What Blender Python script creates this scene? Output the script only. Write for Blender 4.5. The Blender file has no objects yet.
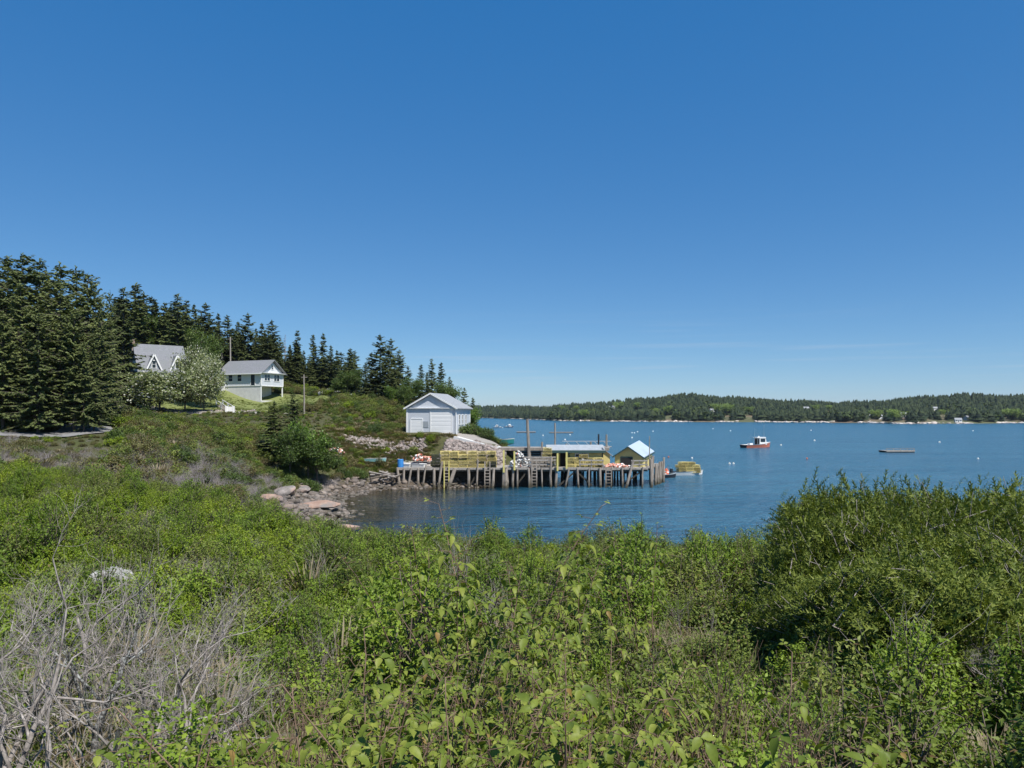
import bpy, math, random
import numpy as np
from mathutils import Vector, Matrix
random.seed(7)
RNG = np.random.default_rng(11)
R = math.radians
sc = bpy.context.scene
C = sc.collection

# ------------------------------------------------------------------ camera, sky, sun, exposure
F, HZ, EYE = 730.0, 413.5, 9.5          # focal length in pixels, horizon row, eye height over the water
cam = bpy.data.cameras.new('camera'); camo = bpy.data.objects.new('camera', cam); C.objects.link(camo)
cam.sensor_width = 36.0; cam.lens = F / 1024 * 36.0
cam.shift_y = (HZ - 384.0) / 1024.0
cam.clip_start = 0.05; cam.clip_end = 20000
camo.location = (0, 0, EYE); camo.rotation_euler = (R(90), 0, 0)
sc.camera = camo
SUN_EL, SUN_AZ = 57.0, 141.0            # azimuth clockwise from +Y (view direction)
w = bpy.data.worlds.new('World'); sc.world = w; w.use_nodes = True
nt = w.node_tree; bg = nt.nodes['Background']
sky = nt.nodes.new('ShaderNodeTexSky'); sky.sky_type = 'NISHITA'; sky.sun_disc = False
sky.sun_elevation = R(SUN_EL); sky.sun_rotation = R(SUN_AZ)
sky.air_density = 0.8; sky.dust_density = 0.1; sky.ozone_density = 6.0; sky.altitude = 500
tint = nt.nodes.new('ShaderNodeVectorMath'); tint.operation = 'MULTIPLY_ADD'      # clearer, bluer air over the whole dome
tint.inputs[1].default_value = (0.66, 0.62, 0.47); tint.inputs[2].default_value = (-0.19, 0.56, 2.30)
nt.links.new(sky.outputs[0], tint.inputs[0]); cz = nt.nodes.new('ShaderNodeTexCoord'); cm = nt.nodes.new('ShaderNodeMapping'); cm.inputs['Scale'].default_value = (2.2, 2.2, 90)   # faint low wisps
cn = nt.nodes.new('ShaderNodeTexNoise'); cn.inputs['Scale'].default_value = 1.6; cn.inputs['Detail'].default_value = 5
nt.links.new(cz.outputs['Generated'], cm.inputs[0]); nt.links.new(cm.outputs[0], cn.inputs['Vector'])
cr = nt.nodes.new('ShaderNodeValToRGB'); cr.color_ramp.elements[0].position = 0.56; cr.color_ramp.elements[1].position = 0.80; cr.color_ramp.elements[1].color = (0.30, 0.30, 0.30, 1); nt.links.new(cn.outputs['Fac'], cr.inputs[0])
cs = nt.nodes.new('ShaderNodeSeparateXYZ'); nt.links.new(cz.outputs['Generated'], cs.inputs[0])
ce = nt.nodes.new('ShaderNodeValToRGB'); e_ = ce.color_ramp.elements; e_[0].position = 0.01; e_[0].color = (0, 0, 0, 1); e_[1].position = 0.14; e_[1].color = (0, 0, 0, 1); q_ = e_.new(0.06); q_.color = (1, 1, 1, 1); nt.links.new(cs.outputs[2], ce.inputs[0])
ck = nt.nodes.new('ShaderNodeMath'); ck.operation = 'MULTIPLY'; nt.links.new(cr.outputs[0], ck.inputs[0]); nt.links.new(ce.outputs[0], ck.inputs[1])
cx = nt.nodes.new('ShaderNodeMix'); cx.data_type = 'RGBA'; cx.inputs[7].default_value = (4.6, 5.0, 5.6, 1); nt.links.new(ck.outputs[0], cx.inputs[0]); nt.links.new(tint.outputs[0], cx.inputs[6])
nt.links.new(cx.outputs[2], bg.inputs[0]); bg.inputs[1].default_value = 0.10
sl = bpy.data.lights.new('sun', 'SUN'); slo = bpy.data.objects.new('sun', sl); C.objects.link(slo)
sl.energy = 5.0; sl.angle = R(0.53); sl.color = (1.0, 0.955, 0.89)
sd = Vector((math.sin(R(SUN_AZ)) * math.cos(R(SUN_EL)), math.cos(R(SUN_AZ)) * math.cos(R(SUN_EL)), math.sin(R(SUN_EL))))
slo.rotation_euler = sd.to_track_quat('Z', 'Y').to_euler(); slo.location = (0, 0, 60)
sc.view_settings.view_transform = 'Standard'; sc.view_settings.look = 'None'
sc.view_settings.exposure = 0.4; sc.view_settings.gamma = 1.0
sc.render.engine = 'CYCLES'
sc.render.resolution_x, sc.render.resolution_y = 1024, 768
sc.cycles.max_bounces = 6; sc.cycles.transparent_max_bounces = 8

HAZE = 0.00005
def P(px, py, Y): return ((px - 512) / F * Y, Y, EYE - (py - HZ) / F * Y)
def PX(px, Y): return (px - 512) / F * Y

# ------------------------------------------------------------------ tags and mesh helpers
def tag(o, label=None, cat=None, group=None, kind=None):
    if label: o['label'] = label
    if cat: o['category'] = cat
    if group: o['group'] = group
    if kind: o['kind'] = kind
    return o
def empty(name, loc=(0, 0, 0), rz=0.0):
    o = bpy.data.objects.new(name, None); C.objects.link(o)
    o.location = loc; o.rotation_euler = (0, 0, rz); o.empty_display_size = 0.3
    return o
def link(name, me, parent=None):
    o = bpy.data.objects.new(name, me); C.objects.link(o)
    if parent is not None: o.parent = parent
    return o
def copy_tree(o, parent=None):
    c = o.copy(); C.objects.link(c); c.parent = parent
    for ch in o.children: copy_tree(ch, c)
    return c

def np_mesh(name, V, tris=None, quads=None, mats=(), midx=None, smooth=False):
    """mesh from numpy arrays (triangles first, then quads)"""
    me = bpy.data.meshes.new(name)
    V = np.asarray(V, np.float32)
    nt_ = 0 if tris is None else len(tris); nq = 0 if quads is None else len(quads)
    me.vertices.add(len(V)); me.vertices.foreach_set('co', V.ravel())
    loops = []
    if nt_: loops.append(np.asarray(tris, np.int32).ravel())
    if nq: loops.append(np.asarray(quads, np.int32).ravel())
    L = np.concatenate(loops)
    me.loops.add(len(L)); me.loops.foreach_set('vertex_index', L)
    me.polygons.add(nt_ + nq)
    st = np.concatenate([np.arange(nt_) * 3, nt_ * 3 + np.arange(nq) * 4]).astype(np.int32)
    me.polygons.foreach_set('loop_start', st)
    if midx is not None: me.polygons.foreach_set('material_index', np.asarray(midx, np.int32))
    if smooth: me.polygons.foreach_set('use_smooth', np.ones(nt_ + nq, bool))
    for m in mats: me.materials.append(m)
    me.update(calc_edges=True); me.validate()
    return me

class MB:
    """collects boxes, bars, prisms and tubes into one mesh"""
    def __init__(s): s.v = []; s.f = []; s.m = []
    def add(s, vs, fs, m=0):
        b = len(s.v); s.v += [tuple(q) for q in vs]
        for f in fs: s.f.append(tuple(b + i for i in f)); s.m.append(m)
    def hexa(s, p, m=0):   # 8 points: bottom ring 0-3, top ring 4-7
        s.add(p, [(3, 2, 1, 0), (4, 5, 6, 7), (0, 1, 5, 4), (1, 2, 6, 5), (2, 3, 7, 6), (3, 0, 4, 7)], m)
    def box(s, x0, x1, y0, y1, z0, z1, m=0):
        s.hexa([(x0, y0, z0), (x1, y0, z0), (x1, y1, z0), (x0, y1, z0), (x0, y0, z1), (x1, y0, z1), (x1, y1, z1), (x0, y1, z1)], m)
    def bar(s, a, b, wd, ht=None, m=0, up=(0, 0, 1)):
        ht = ht or wd
        a = Vector(a); b = Vector(b); d = (b - a).normalized(); u = Vector(up)
        if abs(d.dot(u)) > 0.99: u = Vector((1, 0, 0))
        x = d.cross(u).normalized() * wd / 2; z = x.normalized().cross(d) * ht / 2
        s.hexa([a - x - z, a + x - z, b + x - z, b - x - z, a - x + z, a + x + z, b + x + z, b - x + z], m)
    def tube(s, pts, rad, n=8, m=0, cap=True):
        pts = [Vector(p) for p in pts]
        if not hasattr(rad, '__len__'): rad = [rad] * len(pts)
        base = len(s.v)
        for i, p in enumerate(pts):
            d = (pts[min(i + 1, len(pts) - 1)] - pts[max(i - 1, 0)]).normalized()
            u = Vector((0, 0, 1)) if abs(d.z) < 0.9 else Vector((1, 0, 0))
            x = d.cross(u).normalized(); y = x.cross(d)
            for k in range(n):
                a = 2 * math.pi * k / n
                s.v.append(tuple(p + (x * math.cos(a) + y * math.sin(a)) * rad[i]))
        for i in range(len(pts) - 1):
            for k in range(n):
                k2 = (k + 1) % n
                s.f.append((base + i * n + k, base + i * n + k2, base + (i + 1) * n + k2, base + (i + 1) * n + k)); s.m.append(m)
        if cap:
            s.f.append(tuple(base + k for k in range(n - 1, -1, -1))); s.m.append(m)
            e = base + (len(pts) - 1) * n
            s.f.append(tuple(e + k for k in range(n))); s.m.append(m)
    def lathe(s, prof, c=(0, 0, 0), n=12, m=0):
        base = len(s.v)
        for (r, z) in prof:
            for k in range(n):
                a = 2 * math.pi * k / n
                s.v.append((c[0] + r * math.cos(a), c[1] + r * math.sin(a), c[2] + z))
        for i in range(len(prof) - 1):
            for k in range(n):
                k2 = (k + 1) % n
                s.f.append((base + i * n + k, base + i * n + k2, base + (i + 1) * n + k2, base + (i + 1) * n + k)); s.m.append(m)
        s.f.append(tuple(base + k for k in range(n - 1, -1, -1))); s.m.append(m)
        e = base + (len(prof) - 1) * n
        s.f.append(tuple(e + k for k in range(n))); s.m.append(m)
    def prism(s, poly, a, b, m=0):
        """poly: list of (p,q) in a plane; a,b: functions mapping (p,q)->3D for the two ends"""
        n = len(poly); A = [a(*p) for p in poly]; B = [b(*p) for p in poly]
        s.add(A + B, [tuple(range(n - 1, -1, -1)), tuple(range(n, 2 * n))] + [(i, (i + 1) % n, n + (i + 1) % n, n + i) for i in range(n)], m)
    def mesh(s, name, mats, smooth=False):
        me = bpy.data.meshes.new(name); me.from_pydata(s.v, [], s.f)
        for m in (mats if isinstance(mats, (list, tuple)) else [mats]): me.materials.append(m)
        me.polygons.foreach_set('material_index', s.m)
        if smooth: me.polygons.foreach_set('use_smooth', [True] * len(s.f))
        me.update(); return me
    def build(s, name, mats, parent=None, smooth=False):
        return link(name, s.mesh(name, mats, smooth), parent)

# ------------------------------------------------------------------ procedural materials
def mat(name): 
    m = bpy.data.materials.new(name); m.use_nodes = True
    n = m.node_tree.nodes; return m, n, m.node_tree.links, n['Principled BSDF']
def ramp(n, l, fac, cols):
    r = n.new('ShaderNodeValToRGB'); e = r.color_ramp.elements
    e[0].position, e[0].color = cols[0][0], (*cols[0][1], 1); e[1].position, e[1].color = cols[-1][0], (*cols[-1][1], 1)
    for p, c in cols[1:-1]:
        q = e.new(p); q.color = (*c, 1)
    l.new(fac, r.inputs[0]); return r.outputs[0]
def noise(n, l, scale, detail=4, rough=0.6, coord='Object', stretch=None, dist=0.0):
    tc = n.new('ShaderNodeTexCoord'); t = n.new('ShaderNodeTexNoise')
    t.inputs['Scale'].default_value = scale; t.inputs['Detail'].default_value = detail
    t.inputs['Roughness'].default_value = rough; t.inputs['Distortion'].default_value = dist
    if stretch:
        mp = n.new('ShaderNodeMapping'); mp.inputs['Scale'].default_value = stretch
        l.new(tc.outputs[coord], mp.inputs[0]); l.new(mp.outputs[0], t.inputs['Vector'])
    else: l.new(tc.outputs[coord], t.inputs['Vector'])
    return t.outputs['Fac']
def mixc(n, l, f, a, b, blend='MIX'):
    m = n.new('ShaderNodeMix'); m.data_type = 'RGBA'; m.blend_type = blend
    for sock, val in ((m.inputs[0], f), (m.inputs[6], a), (m.inputs[7], b)):
        if isinstance(val, (int, float)): sock.default_value = val
        elif isinstance(val, tuple): sock.default_value = (*val, 1)
        else: l.new(val, sock)
    return m.outputs[2]
def bump(n, l, h, strength, dist=0.02):
    b = n.new('ShaderNodeBump'); b.inputs['Strength'].default_value = strength; b.inputs['Distance'].default_value = dist
    l.new(h, b.inputs['Height']); return b.outputs[0]
def M_rough(name, c1, c2, scale, rough=0.85, bstr=0.4, c3=None, scale2=None, coord='Object', stretch=None, bdist=0.02, spec=0.3):
    m, n, l, p = mat(name)
    f = noise(n, l, scale, 6, 0.65, coord, stretch)
    col = ramp(n, l, f, [(0.3, c1), (0.7, c2)])
    if c3:
        f2 = noise(n, l, scale2, 3, 0.6, coord, stretch)
        k = ramp(n, l, f2, [(0.45, (0, 0, 0)), (0.62, (1, 1, 1))])
        col = mixc(n, l, k, col, c3)
    l.new(col, p.inputs['Base Color']); p.inputs['Roughness'].default_value = rough
    p.inputs['Specular IOR Level'].default_value = spec
    if bstr: l.new(bump(n, l, f, bstr, bdist), p.inputs['Normal'])
    return m
def M_leaf(name, cols, trans=0.35, rough=0.45, objvar=0.5, spec=0.35, brown=None, mottle=None):
    """cols: dark .. bright; every leaf and every plant gets its own tone"""
    m, n, l, p = mat(name)
    g = n.new('ShaderNodeNewGeometry'); oi = n.new('ShaderNodeObjectInfo')
    mx = n.new('ShaderNodeMix'); mx.inputs[0].default_value = objvar
    l.new(g.outputs['Random Per Island'], mx.inputs[2]); l.new(oi.outputs['Random'], mx.inputs[3])
    k = len(cols); col = ramp(n, l, mx.outputs[0], [(0.1 + 0.8 * i / (k - 1), c) for i, c in enumerate(cols)])
    if brown:
        gt = n.new('ShaderNodeMath'); gt.operation = 'GREATER_THAN'; gt.inputs[1].default_value = 1 - brown[0]
        l.new(g.outputs['Random Per Island'], gt.inputs[0]); col = mixc(n, l, gt.outputs[0], col, brown[1])
    if mottle:
        mf = noise(n, l, mottle, 3, 0.7); col = mixc(n, l, ramp(n, l, mf, [(0.4, (0, 0, 0)), (0.75, (0.45,) * 3)]), col, tuple(c * .8 for c in cols[0]))
    l.new(col, p.inputs['Base Color']); p.inputs['Roughness'].default_value = rough
    p.inputs['Specular IOR Level'].default_value = spec
    tr = n.new('ShaderNodeBsdfTranslucent'); c2 = mixc(n, l, 1.0, col, (1.15, 1.15, 0.45), 'MULTIPLY'); l.new(c2, tr.inputs[0])
    ms = n.new('ShaderNodeMixShader'); ms.inputs[0].default_value = trans
    l.new(p.outputs[0], ms.inputs[1]); l.new(tr.outputs[0], ms.inputs[2])
    l.new(ms.outputs[0], n['Material Output'].inputs[0])
    return m
def M_paint(name, col, rough=0.55, dirt=0.25, boards=None, axis=2, scale=1.2):
    """painted boards: small lap relief, patchy weathering"""
    m, n, l, p = mat(name)
    f = noise(n, l, scale, 5, 0.7); f2 = noise(n, l, scale * 9, 3, 0.6)
    d = tuple(x * 0.62 for x in col)
    c = mixc(n, l, ramp(n, l, f, [(0.35, (0, 0, 0)), (0.8, (dirt * 2,) * 3)]), col, d)
    c = mixc(n, l, ramp(n, l, f2, [(0.5, (0, 0, 0)), (0.8, (dirt,) * 3)]), c, d)
    l.new(c, p.inputs['Base Color']); p.inputs['Roughness'].default_value = rough
    if boards:
        tc = n.new('ShaderNodeTexCoord'); sp = n.new('ShaderNodeSeparateXYZ'); l.new(tc.outputs['Object'], sp.inputs[0])
        mo = n.new('ShaderNodeMath'); mo.operation = 'MULTIPLY'; mo.inputs[1].default_value = 1.0 / boards; l.new(sp.outputs[axis], mo.inputs[0])
        fr = n.new('ShaderNodeMath'); fr.operation = 'FRACT'; l.new(mo.outputs[0], fr.inputs[0])
        l.new(bump(n, l, fr.outputs[0], 0.8, 0.02), p.inputs['Normal'])
    return m
def M_flat(name, col, rough=0.5, metal=0.0, spec=0.5):
    m, n, l, p = mat(name)
    f = noise(n, l, 3.0, 4); c = mixc(n, l, ramp(n, l, f, [(0.3, (0, 0, 0)), (0.75, (0.5,) * 3)]), col, tuple(x * 0.7 for x in col))
    l.new(c, p.inputs['Base Color']); p.inputs['Roughness'].default_value = rough; p.inputs['Metallic'].default_value = metal
    p.inputs['Specular IOR Level'].default_value = spec
    return m

M = {}
M['wood'] = M_rough('weathered_wood', (0.13, 0.11, 0.09), (0.34, 0.31, 0.27), 6, 0.9, 0.5, stretch=(1, 1, 0.15))
M['plank'] = M_rough('grey_plank', (0.22, 0.20, 0.18), (0.42, 0.39, 0.35), 3, 0.9, 0.4)
M['pile'] = M_rough('pile_wood', (0.16, 0.13, 0.10), (0.42, 0.37, 0.32), 5, 0.9, 0.6, stretch=(1, 1, 0.2))
def weedline(m, lo=0.5, hi=1.3, col=(0.035, 0.035, 0.018)):
    # wet, weed covered wood below the high tide mark
    n, l = m.node_tree.nodes, m.node_tree.links; p = n['Principled BSDF']; g = n.new('ShaderNodeNewGeometry'); sp = n.new('ShaderNodeSeparateXYZ'); l.new(g.outputs['Position'], sp.inputs[0])
    f = noise(n, l, 2.5, 3); a = n.new('ShaderNodeMath'); a.operation = 'MULTIPLY_ADD'; a.inputs[1].default_value = 1.4; l.new(f, a.inputs[0]); l.new(sp.outputs[2], a.inputs[2])
    mr = n.new('ShaderNodeMapRange'); mr.inputs[1].default_value = lo + .7; mr.inputs[2].default_value = hi + .7; mr.inputs[3].default_value = 1; mr.inputs[4].default_value = 0; l.new(a.outputs[0], mr.inputs[0])
    src = p.inputs['Base Color'].links[0].from_socket; l.new(mixc(n, l, mr.outputs[0], src, col), p.inputs['Base Color']); return m
weedline(M['pile'], 0.2, 1.0, (0.07, 0.062, 0.04))
M['darkpile'] = M_rough('shaded_pile', (0.025, 0.022, 0.018), (0.08, 0.07, 0.055), 4, 0.8, 0.6)  # darker copy of the pile wood: shade under the decks put into the colour
M['yellow_post'] = M_paint('yellow_post_paint', (0.62, 0.55, 0.18), 0.6, 0.3)
M['white'] = M_paint('white_trim', (0.78, 0.78, 0.76), 0.5, 0.08)
M['garage_wall'] = M_paint('garage_siding', (0.60, 0.63, 0.67), 0.55, 0.08, boards=0.14)
M['garage_door'] = M_paint('garage_door_paint', (0.82, 0.82, 0.81), 0.45, 0.05, boards=0.52)
M['house_wall'] = M_paint('house_siding', (0.62, 0.65, 0.69), 0.6, 0.08, boards=0.13)
M['house_white'] = M_paint('house_white_siding', (0.72, 0.74, 0.75), 0.6, 0.08, boards=0.13)
M['cape_wall'] = M_paint('cape_siding', (0.35, 0.38, 0.42), 0.7, 0.15, boards=0.13)
M['concrete'] = M_rough('concrete', (0.52, 0.52, 0.51), (0.66, 0.655, 0.64), 1.2, 0.9, 0.15)
M['roof'] = M_rough('grey_shingle', (0.15, 0.155, 0.17), (0.23, 0.235, 0.25), 3.5, 0.9, 0.6, (0.18, 0.19, 0.195), 0.8)
M['roof_light'] = M_rough('light_shingle', (0.23, 0.245, 0.26), (0.32, 0.335, 0.35), 3.0, 0.85, 0.5)
M['blue_roof'] = M_flat('blue_metal_roof', (0.42, 0.50, 0.58), 0.5)
M['yellow_wall'] = M_paint('yellow_boards', (0.60, 0.51, 0.20), 0.7, 0.30, boards=0.2, axis=0)
M['green_trim'] = M_flat('dark_green_trim', (0.03, 0.07, 0.065), 0.6)
M['tar_roof'] = M_rough('grey_roll_roof', (0.25, 0.28, 0.30), (0.36, 0.39, 0.42), 2.0, 0.8, 0.2)
M['glass'] = M_flat('window_glass', (0.02, 0.03, 0.04), 0.06, 0.0, 0.8)
M['interior'] = M_flat('opening_shade', (0.02, 0.02, 0.02), 0.95)  # near-black slabs over openings: indoor shade put into the colour
M['wire'] = M_flat('yellow_coated_wire', (0.60, 0.52, 0.15), 0.55)
def M_wire(name, col):
    m = M_flat(name, col, 0.55); n, l = m.node_tree.nodes, m.node_tree.links; p = n['Principled BSDF']
    oi = n.new('ShaderNodeObjectInfo'); k = ramp(n, l, oi.outputs['Random'], [(0.0, (0.62, 0.58, 0.48)), (0.5, (0.85, 0.85, 0.8)), (1.0, (1.1, 1.1, 1.1))])
    src = p.inputs['Base Color'].links[0].from_socket; l.new(mixc(n, l, 1.0, src, k, 'MULTIPLY'), p.inputs['Base Color']); return m
M['wire'] = M_wire('yellow_coated_wire', (0.86, 0.72, 0.28))
M['net'] = M_flat('dark_netting', (0.085, 0.08, 0.035), 0.9)
M['wire_dark'] = M_flat('green_coated_wire', (0.03, 0.045, 0.035), 0.6)
M['orange'] = M_flat('orange_foam', (0.70, 0.17, 0.08), 0.6)
M['pink'] = M_flat('faded_orange_foam', (0.66, 0.36, 0.27), 0.7)
M['foam_white'] = M_flat('white_foam', (0.78, 0.77, 0.73), 0.6)
M['blue_plastic'] = M_flat('blue_plastic', (0.04, 0.22, 0.55), 0.4)
M['teal'] = M_flat('teal_hull', (0.02, 0.20, 0.20), 0.4)
M['hull_red'] = M_flat('faded_red_hull', (0.50, 0.16, 0.10), 0.5)
M['hull_dark'] = M_flat('dark_hull', (0.02, 0.02, 0.025), 0.45)
M['hull_blue'] = M_flat('navy_hull', (0.015, 0.03, 0.09), 0.35)
M['gel'] = M_flat('white_gelcoat', (0.74, 0.74, 0.72), 0.3)
M['alu'] = M_flat('aluminium', (0.55, 0.56, 0.57), 0.35, 0.6)
M['bark'] = M_rough('bark', (0.05, 0.04, 0.032), (0.16, 0.135, 0.11), 9, 0.95, 0.7, stretch=(1, 1, 0.3))
M['dead'] = M_rough('dead_wood', (0.085, 0.07, 0.06), (0.44, 0.40, 0.365), 14, 0.9, 0.5)
M['dead_dark'] = M_rough('dark_lichen_bark', (0.025, 0.022, 0.020), (0.13, 0.12, 0.11), 30, 0.95, 0.6, (0.34, 0.35, 0.33), 42)
M['dead_far'] = M_rough('grey_twigs', (0.20, 0.175, 0.17), (0.36, 0.325, 0.315), 2, 0.95, 0)
M['cane'] = M_rough('raspberry_cane', (0.07, 0.035, 0.025), (0.27, 0.19, 0.13), 9, 0.8, 0.2)
M['stem'] = M_rough('shrub_stem', (0.07, 0.055, 0.04), (0.22, 0.18, 0.14), 10, 0.9, 0.3)
M['rock'] = M_rough('ledge_rock', (0.12, 0.11, 0.10), (0.33, 0.295, 0.27), 1.6, 0.9, 0.9, (0.34, 0.23, 0.18), 0.35, bdist=0.05)
M['rock_pink'] = M_rough('pink_granite', (0.22, 0.14, 0.105), (0.40, 0.28, 0.215), 1.4, 0.9, 0.9, (0.2, 0.18, 0.165), 0.6, bdist=0.05)
M['rock_grey'] = M_rough('pale_boulder', (0.22, 0.22, 0.21), (0.48, 0.47, 0.45), 5, 0.9, 0.8, (0.22, 0.22, 0.20), 3, bdist=0.03)
M['rock_wet'] = M_rough('weedy_stone', (0.045, 0.04, 0.03), (0.16, 0.14, 0.11), 2.0, 0.6, 0.6)

def M_rubble(name, tones):
    m, n, l, p = mat(name)
    g = n.new('ShaderNodeNewGeometry'); f = noise(n, l, 6, 4)
    c = ramp(n, l, g.outputs['Random Per Island'], [(i / (len(tones) - 1), t) for i, t in enumerate(tones)])
    c = mixc(n, l, 0.2, c, ramp(n, l, f, [(0.3, (0.12, 0.11, 0.10)), (0.7, (0.5, 0.46, 0.43))]))
    l.new(c, p.inputs['Base Color']); p.inputs['Roughness'].default_value = 0.9
    l.new(bump(n, l, f, 0.6, 0.03), p.inputs['Normal']); return m
M['rubble'] = M_rubble('broken_granite', [(0.07, 0.055, 0.05), (0.21, 0.175, 0.16), (0.32, 0.25, 0.225), (0.12, 0.09, 0.08), (0.40, 0.345, 0.315), (0.16, 0.13, 0.115)])
M['cove_rock'] = M_rubble('weathered_ledge_rock', [(0.05, 0.04, 0.03), (0.12, 0.095, 0.072), (0.20, 0.15, 0.115), (0.08, 0.058, 0.044), (0.25, 0.205, 0.17)])
M['beach'] = M_rubble('beach_stones', [(0.035, 0.028, 0.02), (0.07, 0.058, 0.044), (0.12, 0.095, 0.075), (0.20, 0.165, 0.135)])
M['shore_ledge'] = M_rubble('pale_shore_ledge', [(0.42, 0.36, 0.31), (0.58, 0.51, 0.45), (0.66, 0.60, 0.54)])
# foliage
M['needle'] = M_leaf('spruce_needles', [(0.041, 0.056, 0.02), (0.077, 0.099, 0.032), (0.132, 0.155, 0.05)], 0.14, 0.6, 0.45, 0.2)
M['needle_olive'] = M_leaf('olive_spruce_needles', [(0.059, 0.077, 0.027), (0.103, 0.13, 0.042), (0.165, 0.194, 0.068)], 0.18, 0.6, 0.4, 0.2)
M['needle_near'] = M_leaf('low_spruce_needles', [(0.068, 0.094, 0.017), (0.124, 0.165, 0.026), (0.212, 0.242, 0.042)], 0.22, 0.55, 0.25, 0.2)
M['leaf_dec'] = M_leaf('broad_leaves', [(0.045, 0.080, 0.016), (0.078, 0.125, 0.024), (0.125, 0.180, 0.036)], 0.3, 0.5, 0.45)
M['leaf_light'] = M_leaf('spring_leaves', [(0.085, 0.150, 0.022), (0.130, 0.215, 0.032), (0.185, 0.270, 0.050)], 0.35, 0.5, 0.4)
M['leaf_far'] = M_leaf('far_leaves', [(0.128, 0.196, 0.049), (0.204, 0.289, 0.07), (0.272, 0.357, 0.091)], 0.25, 0.6, 0.35)
M['blossom'] = M_leaf('apple_leaves_and_blossom', [(0.115, 0.155, 0.05), (0.196, 0.23, 0.094), (0.391, 0.414, 0.264)], 0.25, 0.6, 0.15, brown=(0.16, (0.52, 0.52, 0.44)))
M['leaf_rose'] = M_leaf('rose_leaves', [(0.088, 0.146, 0.017), (0.148, 0.225, 0.026), (0.229, 0.31, 0.041)], 0.26, 0.5, 0.5, 0.18)
M['leaf_bay'] = M_leaf('bayberry_leaves', [(0.082, 0.122, 0.022), (0.14, 0.186, 0.034), (0.222, 0.255, 0.06)], 0.24, 0.5, 0.5, 0.18, brown=(0.05, (0.16, 0.11, 0.05)))
M['leaf_olive'] = M_leaf('olive_leaves', [(0.102, 0.11, 0.036), (0.15, 0.154, 0.053), (0.204, 0.198, 0.078)], 0.3, 0.5, 0.5, 0.2, brown=(0.2, (0.17, 0.12, 0.065)))
M['leaf_bright'] = M_leaf('bright_leaves', [(0.106, 0.163, 0.013), (0.179, 0.251, 0.018), (0.268, 0.33, 0.031)], 0.28, 0.5, 0.45, 0.18)
M['leaf_rasp'] = M_leaf('raspberry_leaves', [(0.092, 0.135, 0.02), (0.16, 0.209, 0.032), (0.264, 0.293, 0.055)], 0.28, 0.5, 0.25, 0.2, brown=(0.02, (0.28, 0.18, 0.06)), mottle=70)
M['straw'] = M_leaf('dry_grass', [(0.18, 0.143, 0.083), (0.255, 0.21, 0.128), (0.315, 0.27, 0.18)], 0.3, 0.6, 0.3)
M['blade'] = M_leaf('grass_blades', [(0.08, 0.11, 0.025), (0.13, 0.165, 0.04), (0.20, 0.21, 0.075)], 0.35, 0.5, 0.4)

# ------------------------------------------------------------------ terrain of the near shore
CP = [(0,-12,8.6),(-12,-10,8.6),(12,-10,8.4),(0,0,7.75),(-4,3,7.3),(4,3,7.25),(0,5,6.85),(-5,8,6.25),(5,8,6.4),(10,10,6.5),(0,10,5.95),
 (-10,12,5.9),(14,16,5.9),(0,16,5.25),(0,22,4.55),(8,22,4.6),(18,20,5.2),(0,30,3.2),(0,40,0.8),(0,46,-0.8),(12,40,0.5),(12,46,-1),(24,34,0.9),
 (26,40,-1.2),(40,25,0.5),(45,31,-1.6),(30,15,4.5),(45,5,5),(60,-5,5),(62,15,-1),(0,60,-2.5),(30,60,-4),(60,40,-4),
 (-9,52,-0.8),(-12,56,-0.35),(-17.5,60,0.5),(-22,60,2.2),(-30,60,4.3),(-17,70,-0.05),(-22.5,74,1.3),(-13,72,-0.55),(-8,66,-1.1),(-20,82,0.05),(-25,84,2.3),
 (-12,84,-0.5),(-16,92,0.4),(-18.5,97,2.6),(-6,86,-1.0),(-12,47,0.8),(-6,46,-.3),(-16,45,2.6),(-9,35,3.1),(-20,40,4.2),(-15,25,4.9),(-25,30,5.1),
 (-40,40,6.2),(-30,45,5.0),(-30,70,4.8),(-40,55,6.3),(-50,70,7.5),(-34,80,6.0),(-60,85,8.7),(-42,90,7.7),(-32,95,6.5),(-27,90,4.6),(-24,100,5.6),
 (-16,106,6.6),(-6.3,106,6.45),(-16,114,6.8),(-6,114,6.5),(-11,110,6.7),(-11,103.2,6.3),(-5,103,5.5),(-11,99,2.6),(-5,98.5,2.2),(-1.5,101.5,4.3),
 (2,97,-0.6),(4,102,-1.2),(9,103,-2.5),(4,110,-1),(-1,110,4.2),(-3,120,4.4),(2,119,-1.0),(-6,131,3),(-1,133,-1),(-8,150,3),(-4,158,-2),(10,140,-4),
 (-54,150,13.2),(-47,149,12.2),(-60,151,14.8),(-54,138,11.0),(-49.4,128,9.9),(-57,122,10.0),(-35.4,121,9.7),(-37.4,150,13.3),(-48,165,15.9),
 (-27,140,12.0),(-16.6,132,10.8),(-10,122,7.8),(-12,138,9),(-72,150,15),(-80,140,13.7),(-64,140,12.8),(-86,190,26),(-55,190,18.7),(-120,190,31),
 (-100,120,16),(-90,95,11.5),(-75,100,10.3),(-130,150,27),(-70,230,24),(-120,240,37),(-40,200,14),(-160,200,42),(-110,70,11),(-80,50,8.6),
 (-60,40,7.6),(-60,10,7.6),(-40,0,7.6),(-80,-10,8),(-100,20,9.2),(-25,15,6.6),(-25,180,6),(-14,185,-2),(-50,250,9),(-30,250,-3),(-20,0,7.7),(-22,110,7.4),(-30,110,8.6)]
CP = np.array(CP, float)
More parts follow.
